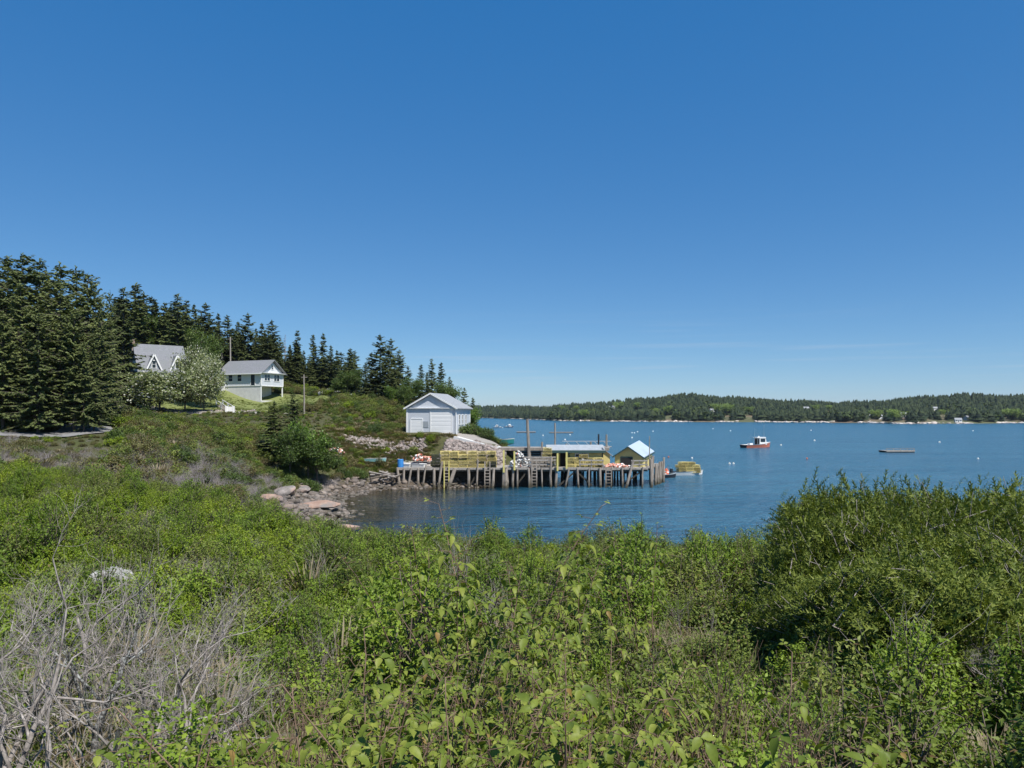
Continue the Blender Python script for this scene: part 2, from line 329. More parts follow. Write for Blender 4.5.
def tps_fit(cp, lam=0.02):
    n = len(cp); d = np.linalg.norm(cp[:, None, :2] - cp[None, :, :2], axis=2)
    K = np.where(d > 0, d * d * np.log(np.maximum(d, 1e-9)), 0) + np.eye(n) * lam * 100
    Pm = np.c_[np.ones(n), cp[:, :2]]
    A = np.block([[K, Pm], [Pm.T, np.zeros((3, 3))]])
    return np.linalg.solve(A, np.r_[cp[:, 2], 0, 0, 0])
TW = tps_fit(CP)
def smooth_noise(x, y):
    s = 0
    for k, (fx, fy, ph, a) in enumerate(((.31, .17, 1.1, .12), (-.22, .41, 2.3, .10), (.73, .52, .4, .06), (.55, -.81, 4.2, .05), (1.3, .9, 3.3, .03))):
        s = s + a * np.sin(fx * x + fy * y + ph)
    return s
def GZ(x, y):
    x = np.asarray(x, float); y = np.asarray(y, float); sh = x.shape
    x = x.ravel(); y = y.ravel(); out = np.empty(len(x)); n = len(CP)
    for i in range(0, len(x), 20000):
        xs, ys = x[i:i + 20000], y[i:i + 20000]
        d2 = (xs[:, None] - CP[None, :, 0]) ** 2 + (ys[:, None] - CP[None, :, 1]) ** 2
        out[i:i + 20000] = (0.5 * d2 * np.log(np.maximum(d2, 1e-12))) @ TW[:n] + TW[n] + TW[n + 1] * xs + TW[n + 2] * ys
    out = np.clip(out, -6, 60) + smooth_noise(x, y) * np.clip(out + 1, 0, 1)
    return out.reshape(sh)
def gz(x, y): return float(GZ(np.array([x]), np.array([y]))[0])

def polyline_dist(x, y, pl):
    d = np.full(np.shape(x), 1e9)
    for (ax, ay), (bx, by) in zip(pl[:-1], pl[1:]):
        t = np.clip(((x - ax) * (bx - ax) + (y - ay) * (by - ay)) / ((bx - ax) ** 2 + (by - ay) ** 2), 0, 1)
        d = np.minimum(d, np.hypot(x - ax - t * (bx - ax), y - ay - t * (by - ay)))
    return d
ROAD = [(-120, 62), (-80, 66), (-58, 69.5), (-48, 71.5), (-44.5, 74), (-46, 80), (-56, 84)]
DRIVE = [(-90, 118), (-72, 121), (-57, 121.5), (-44, 121), (-37, 120)]
LANE = [(-16.2, 98.2), (-12.5, 97.3)]

def ground_mat():
    m, n, l, p = mat('coastal_ground')
    f = noise(n, l, 0.35, 6, 0.7); f2 = noise(n, l, 3.0, 5, 0.7); f3 = noise(n, l, 14, 4, 0.7)
    soil = ramp(n, l, f2, [(0.3, (0.035, 0.030, 0.018)), (0.55, (0.075, 0.070, 0.032)), (0.75, (0.13, 0.115, 0.06))])
    soil = mixc(n, l, ramp(n, l, f, [(0.4, (0, 0, 0)), (0.65, (0.7,) * 3)]), soil, (0.060, 0.075, 0.022))
    def at(nm):
        a = n.new('ShaderNodeAttribute'); a.attribute_name = nm; return a.outputs['Fac']
    lawn = ramp(n, l, f3, [(0.3, (0.125, 0.155, 0.045)), (0.7, (0.20, 0.225, 0.080))])
    lawn = mixc(n, l, ramp(n, l, f, [(0.45, (0, 0, 0)), (0.7, (0.5,) * 3)]), lawn, (0.19, 0.19, 0.08))
    beach = ramp(n, l, f3, [(0.3, (0.045, 0.037, 0.027)), (0.55, (0.10, 0.08, 0.06)), (0.75, (0.17, 0.14, 0.11))])
    grav = ramp(n, l, f3, [(0.3, (0.22, 0.205, 0.185)), (0.7, (0.36, 0.335, 0.305))])
    c = mixc(n, l, at('lawn'), soil, lawn); c = mixc(n, l, at('beach'), c, beach); c = mixc(n, l, at('gravel'), c, grav)
    l.new(c, p.inputs['Base Color']); p.inputs['Roughness'].default_value = 0.95; p.inputs['Specular IOR Level'].default_value = 0.2
    l.new(bump(n, l, f3, 0.6, 0.06), p.inputs['Normal']); return m
M['ground'] = ground_mat()
def smoothstep(a, b, x): t = np.clip((x - a) / (b - a), 0, 1); return t * t * (3 - 2 * t)

gx = np.concatenate([np.arange(-210, -60, 2.5), np.arange(-60, 40, 0.8), np.arange(40, 81, 2.5)])
gy = np.concatenate([np.arange(-30, 0, 2.0), np.arange(0, 130, 0.8), np.arange(130, 271, 2.5)])
GX, GY = np.meshgrid(gx, gy); GZv = GZ(GX, GY)
# level pads for the buildings
nx, ny = len(gx), len(gy)
idx = np.arange(nx * ny).reshape(ny, nx)
q = np.stack([idx[:-1, :-1], idx[:-1, 1:], idx[1:, 1:], idx[1:, :-1]], -1).reshape(-1, 4)
gme = np_mesh('ground', np.stack([GX, GY, GZv], -1).reshape(-1, 3), quads=q, mats=[M['ground']], smooth=True)
def fattr(me, name, arr):
    a = me.attributes.new(name, 'FLOAT', 'POINT'); a.data.foreach_set('value', np.asarray(arr, np.float32).ravel())
lawn_c = np.hypot((GX + 53) / 20, (GY - 138) / 16.5)
fattr(gme, 'lawn', smoothstep(1.08, 0.94, lawn_c))
fattr(gme, 'beach', smoothstep(1.7, 0.7, GZv + 0.5 * np.sin(GX * .7) * np.sin(GY * .6)))
fattr(gme, 'gravel', np.maximum(np.maximum(smoothstep(0.3, -0.3, polyline_dist(GX, GY, DRIVE) - 2.2), 0 * GX), smoothstep(1.1, .95, np.hypot((GX + 5.5) / 4.2, (GY - 105.0) / 2.2))))
tag(link('ground', gme), kind='structure')

# road strip
def strip(name, pl, wd, m, dz=0.03, step=1.0):
    pts = []
    for (ax, ay), (bx, by) in zip(pl[:-1], pl[1:]):
        k = max(1, int(math.hypot(bx - ax, by - ay) / step))
        pts += [(ax + (bx - ax) * i / k, ay + (by - ay) * i / k) for i in range(k)]
    pts.append(pl[-1])
    pts = np.array(pts)
    for _ in range(6): pts[1:-1] = (pts[:-2] + 2 * pts[1:-1] + pts[2:]) / 4
    t = np.gradient(pts, axis=0); t /= np.linalg.norm(t, axis=1)[:, None]; nrm = np.c_[-t[:, 1], t[:, 0]]
    cols = np.linspace(-wd / 2, wd / 2, 5)
    V = np.concatenate([np.c_[pts + nrm * c, np.zeros(len(pts))] for c in cols])
    V[:, 2] = GZ(V[:, 0], V[:, 1]) + dz
    k = len(pts); a = np.arange(k - 1)
    Q = np.concatenate([np.c_[c * k + a, c * k + a + 1, (c + 1) * k + a + 1, (c + 1) * k + a] for c in range(4)])
    return tag(link(name, np_mesh(name, V, quads=Q[:, ::-1], mats=[m], smooth=True)), kind='structure')
M['asphalt'] = M_rough('worn_asphalt', (0.16, 0.16, 0.16), (0.26, 0.255, 0.25), 4, 0.9, 0.3, (0.20, 0.19, 0.18), 0.5)
strip('road', ROAD, 5.0, M['asphalt'], 0.12)

# ------------------------------------------------------------------ water
def water_mat():
    m, n, l, p = mat('sea_water')
    a = n.new('ShaderNodeAttribute'); a.attribute_name = 'depth'
    calm = n.new('ShaderNodeAttribute'); calm.attribute_name = 'calm'
    f1 = noise(n, l, 0.9, 4, 0.6, stretch=(0.55, 1.2, 1)); f2 = noise(n, l, 0.16, 3, 0.6, stretch=(0.5, 1.3, 1)); f3 = noise(n, l, 4.0, 3, 0.6)
    s = n.new('ShaderNodeMath'); s.operation = 'MULTIPLY_ADD'; l.new(f2, s.inputs[0]); s.inputs[1].default_value = 2.2; l.new(f1, s.inputs[2])
    s2 = n.new('ShaderNodeMath'); s2.operation = 'MULTIPLY_ADD'; l.new(f3, s2.inputs[0]); s2.inputs[1].default_value = 0.18; l.new(s.outputs[0], s2.inputs[2])
    b = n.new('ShaderNodeBump'); b.inputs['Distance'].default_value = 1.7
    l.new(s2.outputs[0], b.inputs['Height']); l.new(calm.outputs['Fac'], b.inputs['Strength'])
    fb = noise(n, l, 0.03, 5, 0.7, stretch=(0.25, 2.4, 1))
    deep = ramp(n, l, fb, [(0.35, (0.012, 0.088, 0.160)), (0.65, (0.030, 0.135, 0.215))])
    l.new(deep, p.inputs['Base Color']); rr = n.new('ShaderNodeMapRange'); rr.inputs[3].default_value = 0.06; rr.inputs[4].default_value = 0.20; l.new(calm.outputs['Fac'], rr.inputs[0]); l.new(rr.outputs[0], p.inputs['Roughness']); p.inputs['IOR'].default_value = 1.333
    l.new(b.outputs[0], p.inputs['Normal'])
    tr = n.new('ShaderNodeBsdfTransparent'); tr.inputs[0].default_value = (0.50, 0.50, 0.36, 1)
    gl = n.new('ShaderNodeBsdfGlossy'); gl.inputs['Roughness'].default_value = 0.06; l.new(b.outputs[0], gl.inputs['Normal'])
    fr = n.new('ShaderNodeFresnel'); fr.inputs[0].default_value = 1.333; l.new(b.outputs[0], fr.inputs['Normal'])
    sh = n.new('ShaderNodeMixShader'); l.new(fr.outputs[0], sh.inputs[0]); l.new(tr.outputs[0], sh.inputs[1]); l.new(gl.outputs[0], sh.inputs[2])
    k = ramp(n, l, a.outputs['Fac'], [(0.05, (0, 0, 0)), (0.6, (1, 1, 1))])
    ms = n.new('ShaderNodeMixShader'); l.new(k, ms.inputs[0]); l.new(sh.outputs[0], ms.inputs[1]); l.new(p.outputs[0], ms.inputs[2])
    l.new(ms.outputs[0], n['Material Output'].inputs[0]); return m
M['water'] = water_mat()
wx = np.concatenate([[-9000, -3000, -900, -300, -120], np.arange(-60, 80, 1.5), [100, 200, 500, 1200, 4000, 9000]])
wy = np.concatenate([[-9000, -2000, -400, -100, -40, 0], np.arange(20, 150, 1.5), [170, 220, 300, 500, 900, 2000, 5000, 9000]])
WX, WY = np.meshgrid(wx, wy)
dep = np.full(WX.shape, 6.0); inn = (WX > -160) & (WX < 75) & (WY > -25) & (WY < 250)
dep[inn] = -GZ(WX[inn], WY[inn])
nx, ny = len(wx), len(wy); idx = np.arange(nx * ny).reshape(ny, nx)
q = np.stack([idx[:-1, :-1], idx[:-1, 1:], idx[1:, 1:], idx[1:, :-1]], -1).reshape(-1, 4)
wme = np_mesh('water', np.stack([WX, WY, np.zeros_like(WX)], -1).reshape(-1, 3), quads=q, mats=[M['water']])
fattr(wme, 'depth', np.clip(dep / 5, 0, 1))
fattr(wme, 'calm', np.clip(0.07 + 0.93 * smoothstep(0.5, 3.0, dep), 0, 1))
tag(link('water', wme), kind='structure')

# ------------------------------------------------------------------ plant building blocks
def unit(a): return a / np.maximum(np.linalg.norm(a, axis=-1, keepdims=True), 1e-9)
T_DIAMOND = (np.array([(0, 0, 0), (.45, .34, .05), (1, 0, -.06), (.45, -.34, .05)]), np.array([(0, 2, 1), (0, 3, 2)]))
T_FOLD = (np.array([(0, 0, 0), (.42, .30, .08), (.45, 0, 0), (.42, -.30, .08), (1, 0, -.14)]), np.array([(0, 2, 1), (0, 3, 2), (1, 2, 4), (2, 3, 4)]))
def ovate():
    st = [0, .14, .34, .58, .80, 1.0]; hw = [0.03, .21, .29, .25, .12, 0.0]; V = []; T = []
    for s_, h in zip(st, hw):
        z = -0.30 * s_ ** 2
        V += [(s_ + .05 * (len(V) % 2), h, z + h * .5), (s_, 0, z), (s_ + .05 * (len(V) % 2), -h, z + h * .42)]
    for i in range(5):
        a, b = i * 3, i * 3 + 3
        T += [(a, b, b + 1), (a, b + 1, a + 1), (a + 1, b + 1, b + 2), (a + 1, b + 2, a + 2)]
    return np.array(V), np.array(T)[:, ::-1]
T_OVATE = ovate()
def trifoliate():
    V = []; T = []; o = 0
    for ang, sc_, off in ((0, 1.0, .55), (68, .8, .18), (-68, .8, .18)):
        v, t = T_OVATE; c, s_ = math.cos(R(ang)), math.sin(R(ang))
        w_ = np.c_[v[:, 0] * c - v[:, 1] * s_ , v[:, 0] * s_ + v[:, 1] * c, v[:, 2] - (0.12 if ang else 0.0)] * sc_
        w_[:, 0] += off; w_[:, 2] -= .35 * np.maximum(w_[:, 0] - .4, 0) ** 2
        V.append(w_); T.append(t + o); o += len(v)
    V.append(np.array([(0, .012, 0), (0, -.012, 0), (.56, -.010, 0), (.56, .010, 0)])); T.append(np.array([(0, 1, 2), (0, 2, 3)]) + o)
    return np.concatenate(V), np.concatenate(T)
T_TRI = trifoliate()
def needle_shoot(n=13):
    V = []; T = []; rg = np.random.default_rng(3)
    for i in range(n):
        s_ = i / n; a = i * 2.4; L = .30 * (1.05 - .45 * s_)
        d = np.array([.55, math.cos(a) * .8, math.sin(a) * .55 + .15]); d /= np.linalg.norm(d)
        sd_ = np.cross(d, [0, .3, 1]); sd_ /= np.linalg.norm(sd_)
        p0 = np.array([s_ * .85, 0, 0]); b = len(V)
        V += [p0 + sd_ * .045, p0 - sd_ * .045, p0 + d * L]; T.append((b, b + 1, b + 2))
    b = len(V); V += [np.array([0, .03, 0]), np.array([0, -.03, 0]), np.array([1.0, 0, 0])]; T.append((b, b + 1, b + 2))
    return np.array(V), np.array(T)
T_NEEDLE = needle_shoot()
T_BLADE = (np.array([(0, .02, 0), (0, -.02, 0), (.5, .016, .02), (.5, -.016, .02), (.82, .010, -.05), (.82, -.01, -.05), (1, 0, -.16)]),
           np.array([(0, 1, 3), (0, 3, 2), (2, 3, 5), (2, 5, 4), (4, 5, 6)]))
def batch(tmpl, Pos, Dir, Up, size, width=1.0):
    """one leaf per row: along Dir, upper side towards Up"""
    v, t = tmpl; N = len(Pos)
    d = unit(Dir); s_ = unit(np.cross(Up, d)); u = np.cross(d, s_)
    size = np.broadcast_to(size, (N,))[:, None, None]
    W_ = (v[None, :, 0:1] * d[:, None] + v[None, :, 1:2] * s_[:, None] * width + v[None, :, 2:3] * u[:, None]) * size + Pos[:, None]
    return W_.reshape(-1, 3), (t[None] + (np.arange(N) * len(v))[:, None, None]).reshape(-1, 3)
def join(parts):
    V = []; T = []; o = 0
    for v, t in parts:
        V.append(v); T.append(t + o); o += len(v)
    return np.concatenate(V), np.concatenate(T)
def tubes(segs, n=4):
    """segs: arrays A,B (N,3), ra, rb -> tapered prisms"""
    A, B, ra, rb = segs
    d = unit(B - A); ref = np.where(np.abs(d[:, 2:3]) > .9, np.array([[1., 0, 0]]), np.array([[0, 0, 1.]]))
    x = unit(np.cross(d, ref)); y = np.cross(x, d)
    ang = np.arange(n) * 2 * math.pi / n
    ring = np.cos(ang)[None, :, None] * x[:, None] + np.sin(ang)[None, :, None] * y[:, None]
    V = np.concatenate([A[:, None] + ring * ra[:, None, None], B[:, None] + ring * rb[:, None, None]], 1)
    T = []
    for k in range(n):
        k2 = (k + 1) % n; T += [(k, k2, n + k2), (k, n + k2, n + k)]
    T = np.array(T)
    return V.reshape(-1, 3), (T[None] + (np.arange(len(A)) * 2 * n)[:, None, None]).reshape(-1, 3)

def branching(rg, base, height, nstem, spread, levels, r0, split=(2, 4), crook=.35, up=.25, shrink=.68, twigs=True):
    """skeleton of a bare shrub: list of segments (a,b,ra,rb)"""
    segs = []
    def grow(p, d, L, r, lev):
        k = 5 if lev == 0 else 4
        for i in range(k):
            d = unit(d + rg.normal(0, crook, 3) * .5 + np.array([0, 0, up * .25]))
            e = p + d * L / k; r2 = r * .86
            segs.append((p, e, r, r2)); p, r = e, r2
            if lev < levels and i >= (1 if lev == 0 else 0):
                for _ in range((1 if rg.random() < .75 else 0) if lev < levels - 1 else rg.integers(*split)):
                    dd = unit(d * .9 + rg.normal(0, .62, 3) + np.array([0, 0, up]))
                    grow(p, dd, L * shrink * rg.uniform(.6, 1.1), r * .62, lev + 1)
    for s_ in range(nstem):
        a = rg.uniform(0, 6.28); d = unit(np.array([math.cos(a) * spread, math.sin(a) * spread, 1.0]))
        b = base + np.array([math.cos(a), math.sin(a), 0]) * .06 * rg.uniform(0, 2)
        grow(b, d, height * rg.uniform(.55, .8), r0 * rg.uniform(.7, 1.1), 0)
    A = np.array([s_[0] for s_ in segs]); B = np.array([s_[1] for s_ in segs])
    return A, B, np.array([s_[2] for s_ in segs]), np.array([s_[3] for s_ in segs])

def lumps(rg, D, k=9, amp=.55):
    """uneven crown outline: radius factor per direction"""
    L = unit(rg.normal(0, 1, (k, 3))); L[:, 2] = np.abs(L[:, 2])
    f = np.ones(len(D)) * (1 - amp * .55)
    for i in range(k): f = f + amp * rg.uniform(.4, 1) * np.clip((D @ L[i] - .55) / .45, 0, 1) ** 1.5
    return f
def shrub_parts(seed, rad, hgt, ntw, lpt, leaf, tmpl, twig=.25, upb=.6, stem_r=.010, width=1.0, floor=.12, mats=None, droop=0.0, updir=.7, tw_r=.003, shell=3.4):
    rg = np.random.default_rng(seed)
    D = unit(rg.normal(0, 1, (ntw, 3))); D[:, 2] = np.abs(D[:, 2]) * 1.0
    D = unit(D); f = lumps(rg, D); f = f / f.max() * 1.04
    rr = rg.uniform(0, 1, ntw) ** (1 / shell) * f
    Pt = D * rr[:, None] * np.array([rad, rad, hgt * .92]); Pt[:, 2] += hgt * floor * rg.uniform(.3, 1, ntw)
    d = unit(D * .7 + np.array([0, 0, upb]) + rg.normal(0, .45, (ntw, 3)))
    tl = twig * rg.uniform(.6, 1.3, ntw)
    S = Pt - d * tl[:, None] * .6; E = Pt + d * tl[:, None] * .4
    k = lpt; t = (np.arange(k) + .5) / k
    pos = (S[:, None] * (1 - t)[None, :, None] + E[:, None] * t[None, :, None]).reshape(-1, 3)
    dd = np.repeat(d, k, 0); ph = np.tile(np.arange(k) * 2.4, ntw) + np.repeat(rg.uniform(0, 6, ntw), k)
    ref = unit(np.cross(dd, rg.normal(0, 1, dd.shape))); oth = np.cross(dd, ref)
    side = ref * np.cos(ph)[:, None] + oth * np.sin(ph)[:, None]
    ld = unit(dd * .55 + side * .9 + np.array([0, 0, -droop]) + rg.normal(0, .2, dd.shape))
    up = unit(np.array([0, 0, updir]) + D.repeat(k, 0) * .75 + rg.normal(0, .45, dd.shape))
    lv = batch(tmpl, pos, ld, up, leaf * rg.uniform(.65, 1.25, len(pos)), width)
    pick = rg.random(ntw) < min(1.0, 60 / max(ntw, 1) + .18)
    b0 = np.c_[rg.normal(0, rad * .12, (pick.sum(), 2)), np.full(pick.sum(), -.06)]
    S2, E2 = S[pick], E[pick]
    mid = b0 * .45 + S2 * .55 + np.c_[rg.normal(0, .04 * rad, (len(S2), 2)), np.full(len(S2), .10 * hgt)]
    o = np.ones(len(S2))
    st = join([tubes((b0 * 0 + np.array([0, 0, -.10]), b0, o * stem_r, o * stem_r), 3), tubes((b0, mid, o * stem_r, o * stem_r * .7), 3), tubes((mid, S2, o * stem_r * .7, o * stem_r * .45), 3), tubes((S2, E2, o * stem_r * .45, o * tw_r), 3)])
    return lv, st
def proto_mesh(name, lv, st, ml, ms):
    """one mesh: leaves + stems (two materials)"""
    V, T = join([lv, st]); mi = np.r_[np.zeros(len(lv[1])), np.ones(len(st[1]))]
    return np_mesh(name, V, tris=T, mats=[ml, ms], midx=mi)

def spruce_parts(seed, H, Rb, whorls, nb, sprays, spray_len, base=.06, ragged=.25, dens=1.0, blade=.30, droop=.25, power=.85, crown0=.0):
    rg = np.random.default_rng(seed); pos = []; dirs = []; sz = []; ups = []; A = []; B = []; ra = []; rb = []
    for wv in range(whorls):
        t = base + (1 - base) * (wv + rg.uniform(-.5, .5)) / whorls; t = min(max(t, base), .985)
        z = H * t
        prof = (1 - t) ** power * (1 if t > base + .12 else .72 + .28 * (t - base) / .12)
        for b in range(max(3, int(nb * (.5 + .5 * (1 - t))))):
            tb = min(max(t + rg.uniform(-1.1, 1.1) * (1 - base) / whorls, base), .985); prof = (1 - tb) ** power * (1 if tb > base + .12 else .72 + .28 * (tb - base) / .12)
            L = Rb * prof * rg.uniform(1 - ragged * 1.6, 1 + ragged * .6) + .12
            if rg.random() < .06: L *= .4
            a = rg.uniform(0, 6.283); h = np.array([math.cos(a), math.sin(a), 0.]); s_ = np.array([-h[1], h[0], 0.])
            el = R(rg.uniform(-24, 12) + 38 * tb ** 2.2); z0 = H * tb
            k = max(3, int(sprays * (L / Rb) ** .8 * dens)); tt = np.linspace(.18 if L > .8 else .05, 1, k) + rg.uniform(-.03, .03, k)
            bend = -droop * L * tt ** 1.2 * .5 + .22 * L * np.maximum(tt - .55, 0) ** 1.6
            ctr = h[None] * (tt * L * math.cos(el))[:, None]; ctr[:, 2] = z0 + tt * L * math.sin(el) + bend
            A.append(np.array([0, 0, z0])); B.append(ctr[k // 2]); ra.append(.012 * L + .015); rb.append(.008 * L + .008)
            A.append(ctr[k // 2]); B.append(ctr[-1]); ra.append(.008 * L + .008); rb.append(.008)
            for sg in (-1, 1):
                ang = rg.uniform(.5, 1.0, k) * sg
                dr = h[None] * np.cos(ang)[:, None] + s_[None] * np.sin(ang)[:, None]; dr[:, 2] = rg.uniform(-.35, .12, k)
                pos.append(ctr); dirs.append(dr); sz.append(spray_len * rg.uniform(.6, 1.25, k) * (.55 + .6 * (1 - tt)) * (.55 + .45 * min(1, L / (.5 * Rb))))
                u = np.tile(np.array([0, 0, 1.]), (k, 1)) + rg.normal(0, .4, (k, 3)); ups.append(u)
            pos.append(ctr[-2:]); dirs.append(np.tile(h, (2, 1)) + rg.normal(0, .2, (2, 3))); sz.append(np.full(2, spray_len * .7)); ups.append(np.tile(np.array([0, 0, 1.]), (2, 1)) + rg.normal(0, .3, (2, 3)))
    pos = np.concatenate(pos); dirs = np.concatenate(dirs); sz = np.concatenate(sz); ups = np.concatenate(ups)
    # leader
    k = 10; zt = np.linspace(.93, 1.0, k) * H; pos = np.r_[pos, np.c_[np.zeros((k, 2)), zt]]
    a = rg.uniform(0, 6.28, k); dirs = np.r_[dirs, np.c_[np.cos(a) * .5, np.sin(a) * .5, np.full(k, .8)]]; sz = np.r_[sz, np.full(k, spray_len * .45)]; ups = np.r_[ups, rg.normal(0, 1, (k, 3))]
    tm = (np.array([(0, 0, 0), (.35, .5, -.03), (.72, .36, -.10), (1, 0, -.22), (.6, -.10, -.02), (.72, -.42, -.12), (.3, -.5, -.03)]),
          np.array([(0, 4, 1), (1, 4, 2), (2, 4, 3), (0, 6, 4), (4, 6, 5), (3, 4, 5)]))
    lv = batch(tm, pos, dirs, ups, sz, blade / .36)
    tz = np.linspace(-.02, .97, 9) * H; sw = np.cumsum(rg.normal(0, .012 * H / 9, (9, 2)), 0) * .4
    Pc = np.c_[sw, tz]; rr = .013 * H * (1 - np.linspace(0, .97, 9)) + .012
    st = join([tubes((Pc[:-1], Pc[1:], rr[:-1], rr[1:]), 7), tubes((np.array(A), np.array(B), np.array(ra), np.array(rb)), 3)])
    return lv, st

def tree_parts(seed, H, rad, trunk_h, nlimb, ntw, lpt, leaf, tmpl=T_DIAMOND, flat=1.0):
    """broadleaf tree: trunk, limbs, crown of leaf clumps carried by the limbs"""
    rg = np.random.default_rng(seed); A = []; B = []; ra = []; rb = []; cl = []
    r0 = .022 * H
    top = np.array([rg.normal(0, .03 * H), rg.normal(0, .03 * H), H * .72])
    pts = [np.array([0, 0, -.2]), np.array([top[0] * .3, top[1] * .3, trunk_h]), top * np.array([.7, .7, .75]), top]
    for i in range(3): A.append(pts[i]); B.append(pts[i + 1]); ra.append(r0 * (1 - .28 * i)); rb.append(r0 * (1 - .28 * (i + 1)))
    for i in range(nlimb):
        a = i * 2.4 + rg.uniform(-.4, .4); t = rg.uniform(.1, 1.0)
        s0 = pts[1] * (1 - t) + top * t
        L = rad * rg.uniform(.62, 1.0) * (1.0 - .45 * t)
        e = s0 + np.array([math.cos(a) * L, math.sin(a) * L, (.15 + .35 * rg.random()) * H * (1.0 - .3 * t) * flat])
        e[2] = min(e[2], H * .93)
        mid = (s0 + e) / 2 + np.array([0, 0, -.03 * H]) + rg.normal(0, .03 * H, 3)
        A += [s0, mid]; B += [mid, e]; ra += [r0 * .45, r0 * .3]; rb += [r0 * .3, r0 * .1]
        cl.append((e, rg.uniform(.34, .55) * rad)); cl.append((mid + rg.normal(0, .1 * rad, 3), rg.uniform(.28, .42) * rad))
    cl.append((top + np.array([0, 0, H * .1]), .42 * rad))
    cr = []
    per = max(4, ntw // len(cl))
    for c, r_ in cl:
        D = unit(rg.normal(0, 1, (per, 3))); f = lumps(rg, D, 4, .5)
        pt = c + D * (rg.uniform(0, 1, per) ** .45 * f * r_)[:, None] * np.array([1, 1, .8])
        d = unit(D * .8 + np.array([0, 0, .25]) + rg.normal(0, .5, (per, 3)))
        k = lpt; pos = (pt[:, None] + d[:, None] * (np.linspace(-.5, .5, k) * leaf * 2.6)[None, :, None]).reshape(-1, 3)
        pos = pos + rg.normal(0, leaf * .35, pos.shape)
        ld = unit(np.repeat(d, k, 0) * .5 + rg.normal(0, .7, (per * k, 3))); up = unit(np.array([0, 0, .8]) + np.repeat(D, k, 0) * .5 + rg.normal(0, .5, (per * k, 3)))
        cr.append(batch(tmpl, pos, ld, up, leaf * rg.uniform(.6, 1.3, len(pos)), 1.25))
        q_ = rg.random(per) < .15; S2 = np.repeat(c[None], q_.sum(), 0)
        if q_.sum():
            A += list(S2); B += list(pt[q_]); ra += [r0 * .10] * int(q_.sum()); rb += [.01] * int(q_.sum())
    return join(cr), tubes((np.array(A), np.array(B), np.array(ra), np.array(rb)), 5)

def plant(name, lv, st, ml, ms, leafname='crown', stemname='trunk'):
    """prototype plant: Empty with two part meshes"""
    e = empty(name)
    link(leafname, np_mesh(leafname, lv[0], tris=lv[1], mats=[ml]), e)
    link(stemname, np_mesh(stemname, st[0], tris=st[1], mats=[ms]), e)
    return e
class Kind:
    """the first placing uses the prototype itself, later ones copy it with its parts"""
    def __init__(s, root): s.root = root; s.used = False
    def put(s, loc, rz, scale, label, cat, group=None, name=None, tilt=(0, 0)):
        o = copy_tree(s.root) if s.used else s.root; s.used = True
        if name: o.name = name
        o.location = loc; o.rotation_euler = (tilt[0], tilt[1], rz)
        o.scale = scale if hasattr(scale, '__len__') else (scale,) * 3
        tag(o, label, cat, group); return o
    def drop(s):
        if not s.used:
            for ch in list(s.root.children): bpy.data.objects.remove(ch)
            bpy.data.objects.remove(s.root)

PROTO = bpy.data.collections.new('plant_shapes')      # source shapes for the uncountable growth, not linked to the scene
def scatter(name, protos, pts, rot, scl, pick, label=None, cat=None):
    """uncountable growth as ONE object: geometry nodes set a shape on every point"""
    col = bpy.data.collections.new(name + '_shapes')
    for i, me in enumerate(protos):
        o = bpy.data.objects.new('%s_shape_%02d' % (name, i), me); col.objects.link(o)
    me = bpy.data.meshes.new(name); me.vertices.add(len(pts)); me.vertices.foreach_set('co', np.asarray(pts, np.float32).ravel())
    a = me.attributes.new('rot', 'FLOAT_VECTOR', 'POINT'); a.data.foreach_set('vector', np.asarray(rot, np.float32).ravel())
    a = me.attributes.new('scl', 'FLOAT_VECTOR', 'POINT'); a.data.foreach_set('vector', np.asarray(scl, np.float32).ravel())
    a = me.attributes.new('pick', 'INT', 'POINT'); a.data.foreach_set('value', np.asarray(pick, np.int32))
    o = link(name, me); g = bpy.data.node_groups.new(name + '_nodes', 'GeometryNodeTree')
    g.interface.new_socket('Geometry', in_out='INPUT', socket_type='NodeSocketGeometry')
    g.interface.new_socket('Geometry', in_out='OUTPUT', socket_type='NodeSocketGeometry')
    gi = g.nodes.new('NodeGroupInput'); go = g.nodes.new('NodeGroupOutput')
    ci = g.nodes.new('GeometryNodeCollectionInfo'); ci.inputs[0].default_value = col
    ci.inputs['Separate Children'].default_value = True; ci.inputs['Reset Children'].default_value = True
    ip = g.nodes.new('GeometryNodeInstanceOnPoints'); ip.inputs['Pick Instance'].default_value = True
    def na(nm, ty):
        n_ = g.nodes.new('GeometryNodeInputNamedAttribute'); n_.data_type = ty; n_.inputs[0].default_value = nm; return n_.outputs[0]
    l = g.links
    l.new(gi.outputs[0], ip.inputs['Points']); l.new(ci.outputs[0], ip.inputs['Instance'])
    l.new(na('pick', 'INT'), ip.inputs['Instance Index'])
    e2r = g.nodes.new('FunctionNodeEulerToRotation'); l.new(na('rot', 'FLOAT_VECTOR'), e2r.inputs[0]); l.new(e2r.outputs[0], ip.inputs['Rotation'])
    l.new(na('scl', 'FLOAT_VECTOR'), ip.inputs['Scale'])
    l.new(ip.outputs[0], go.inputs[0])
    md = o.modifiers.new('scatter', 'NODES'); md.node_group = g
    return tag(o, label, cat, None, 'stuff')

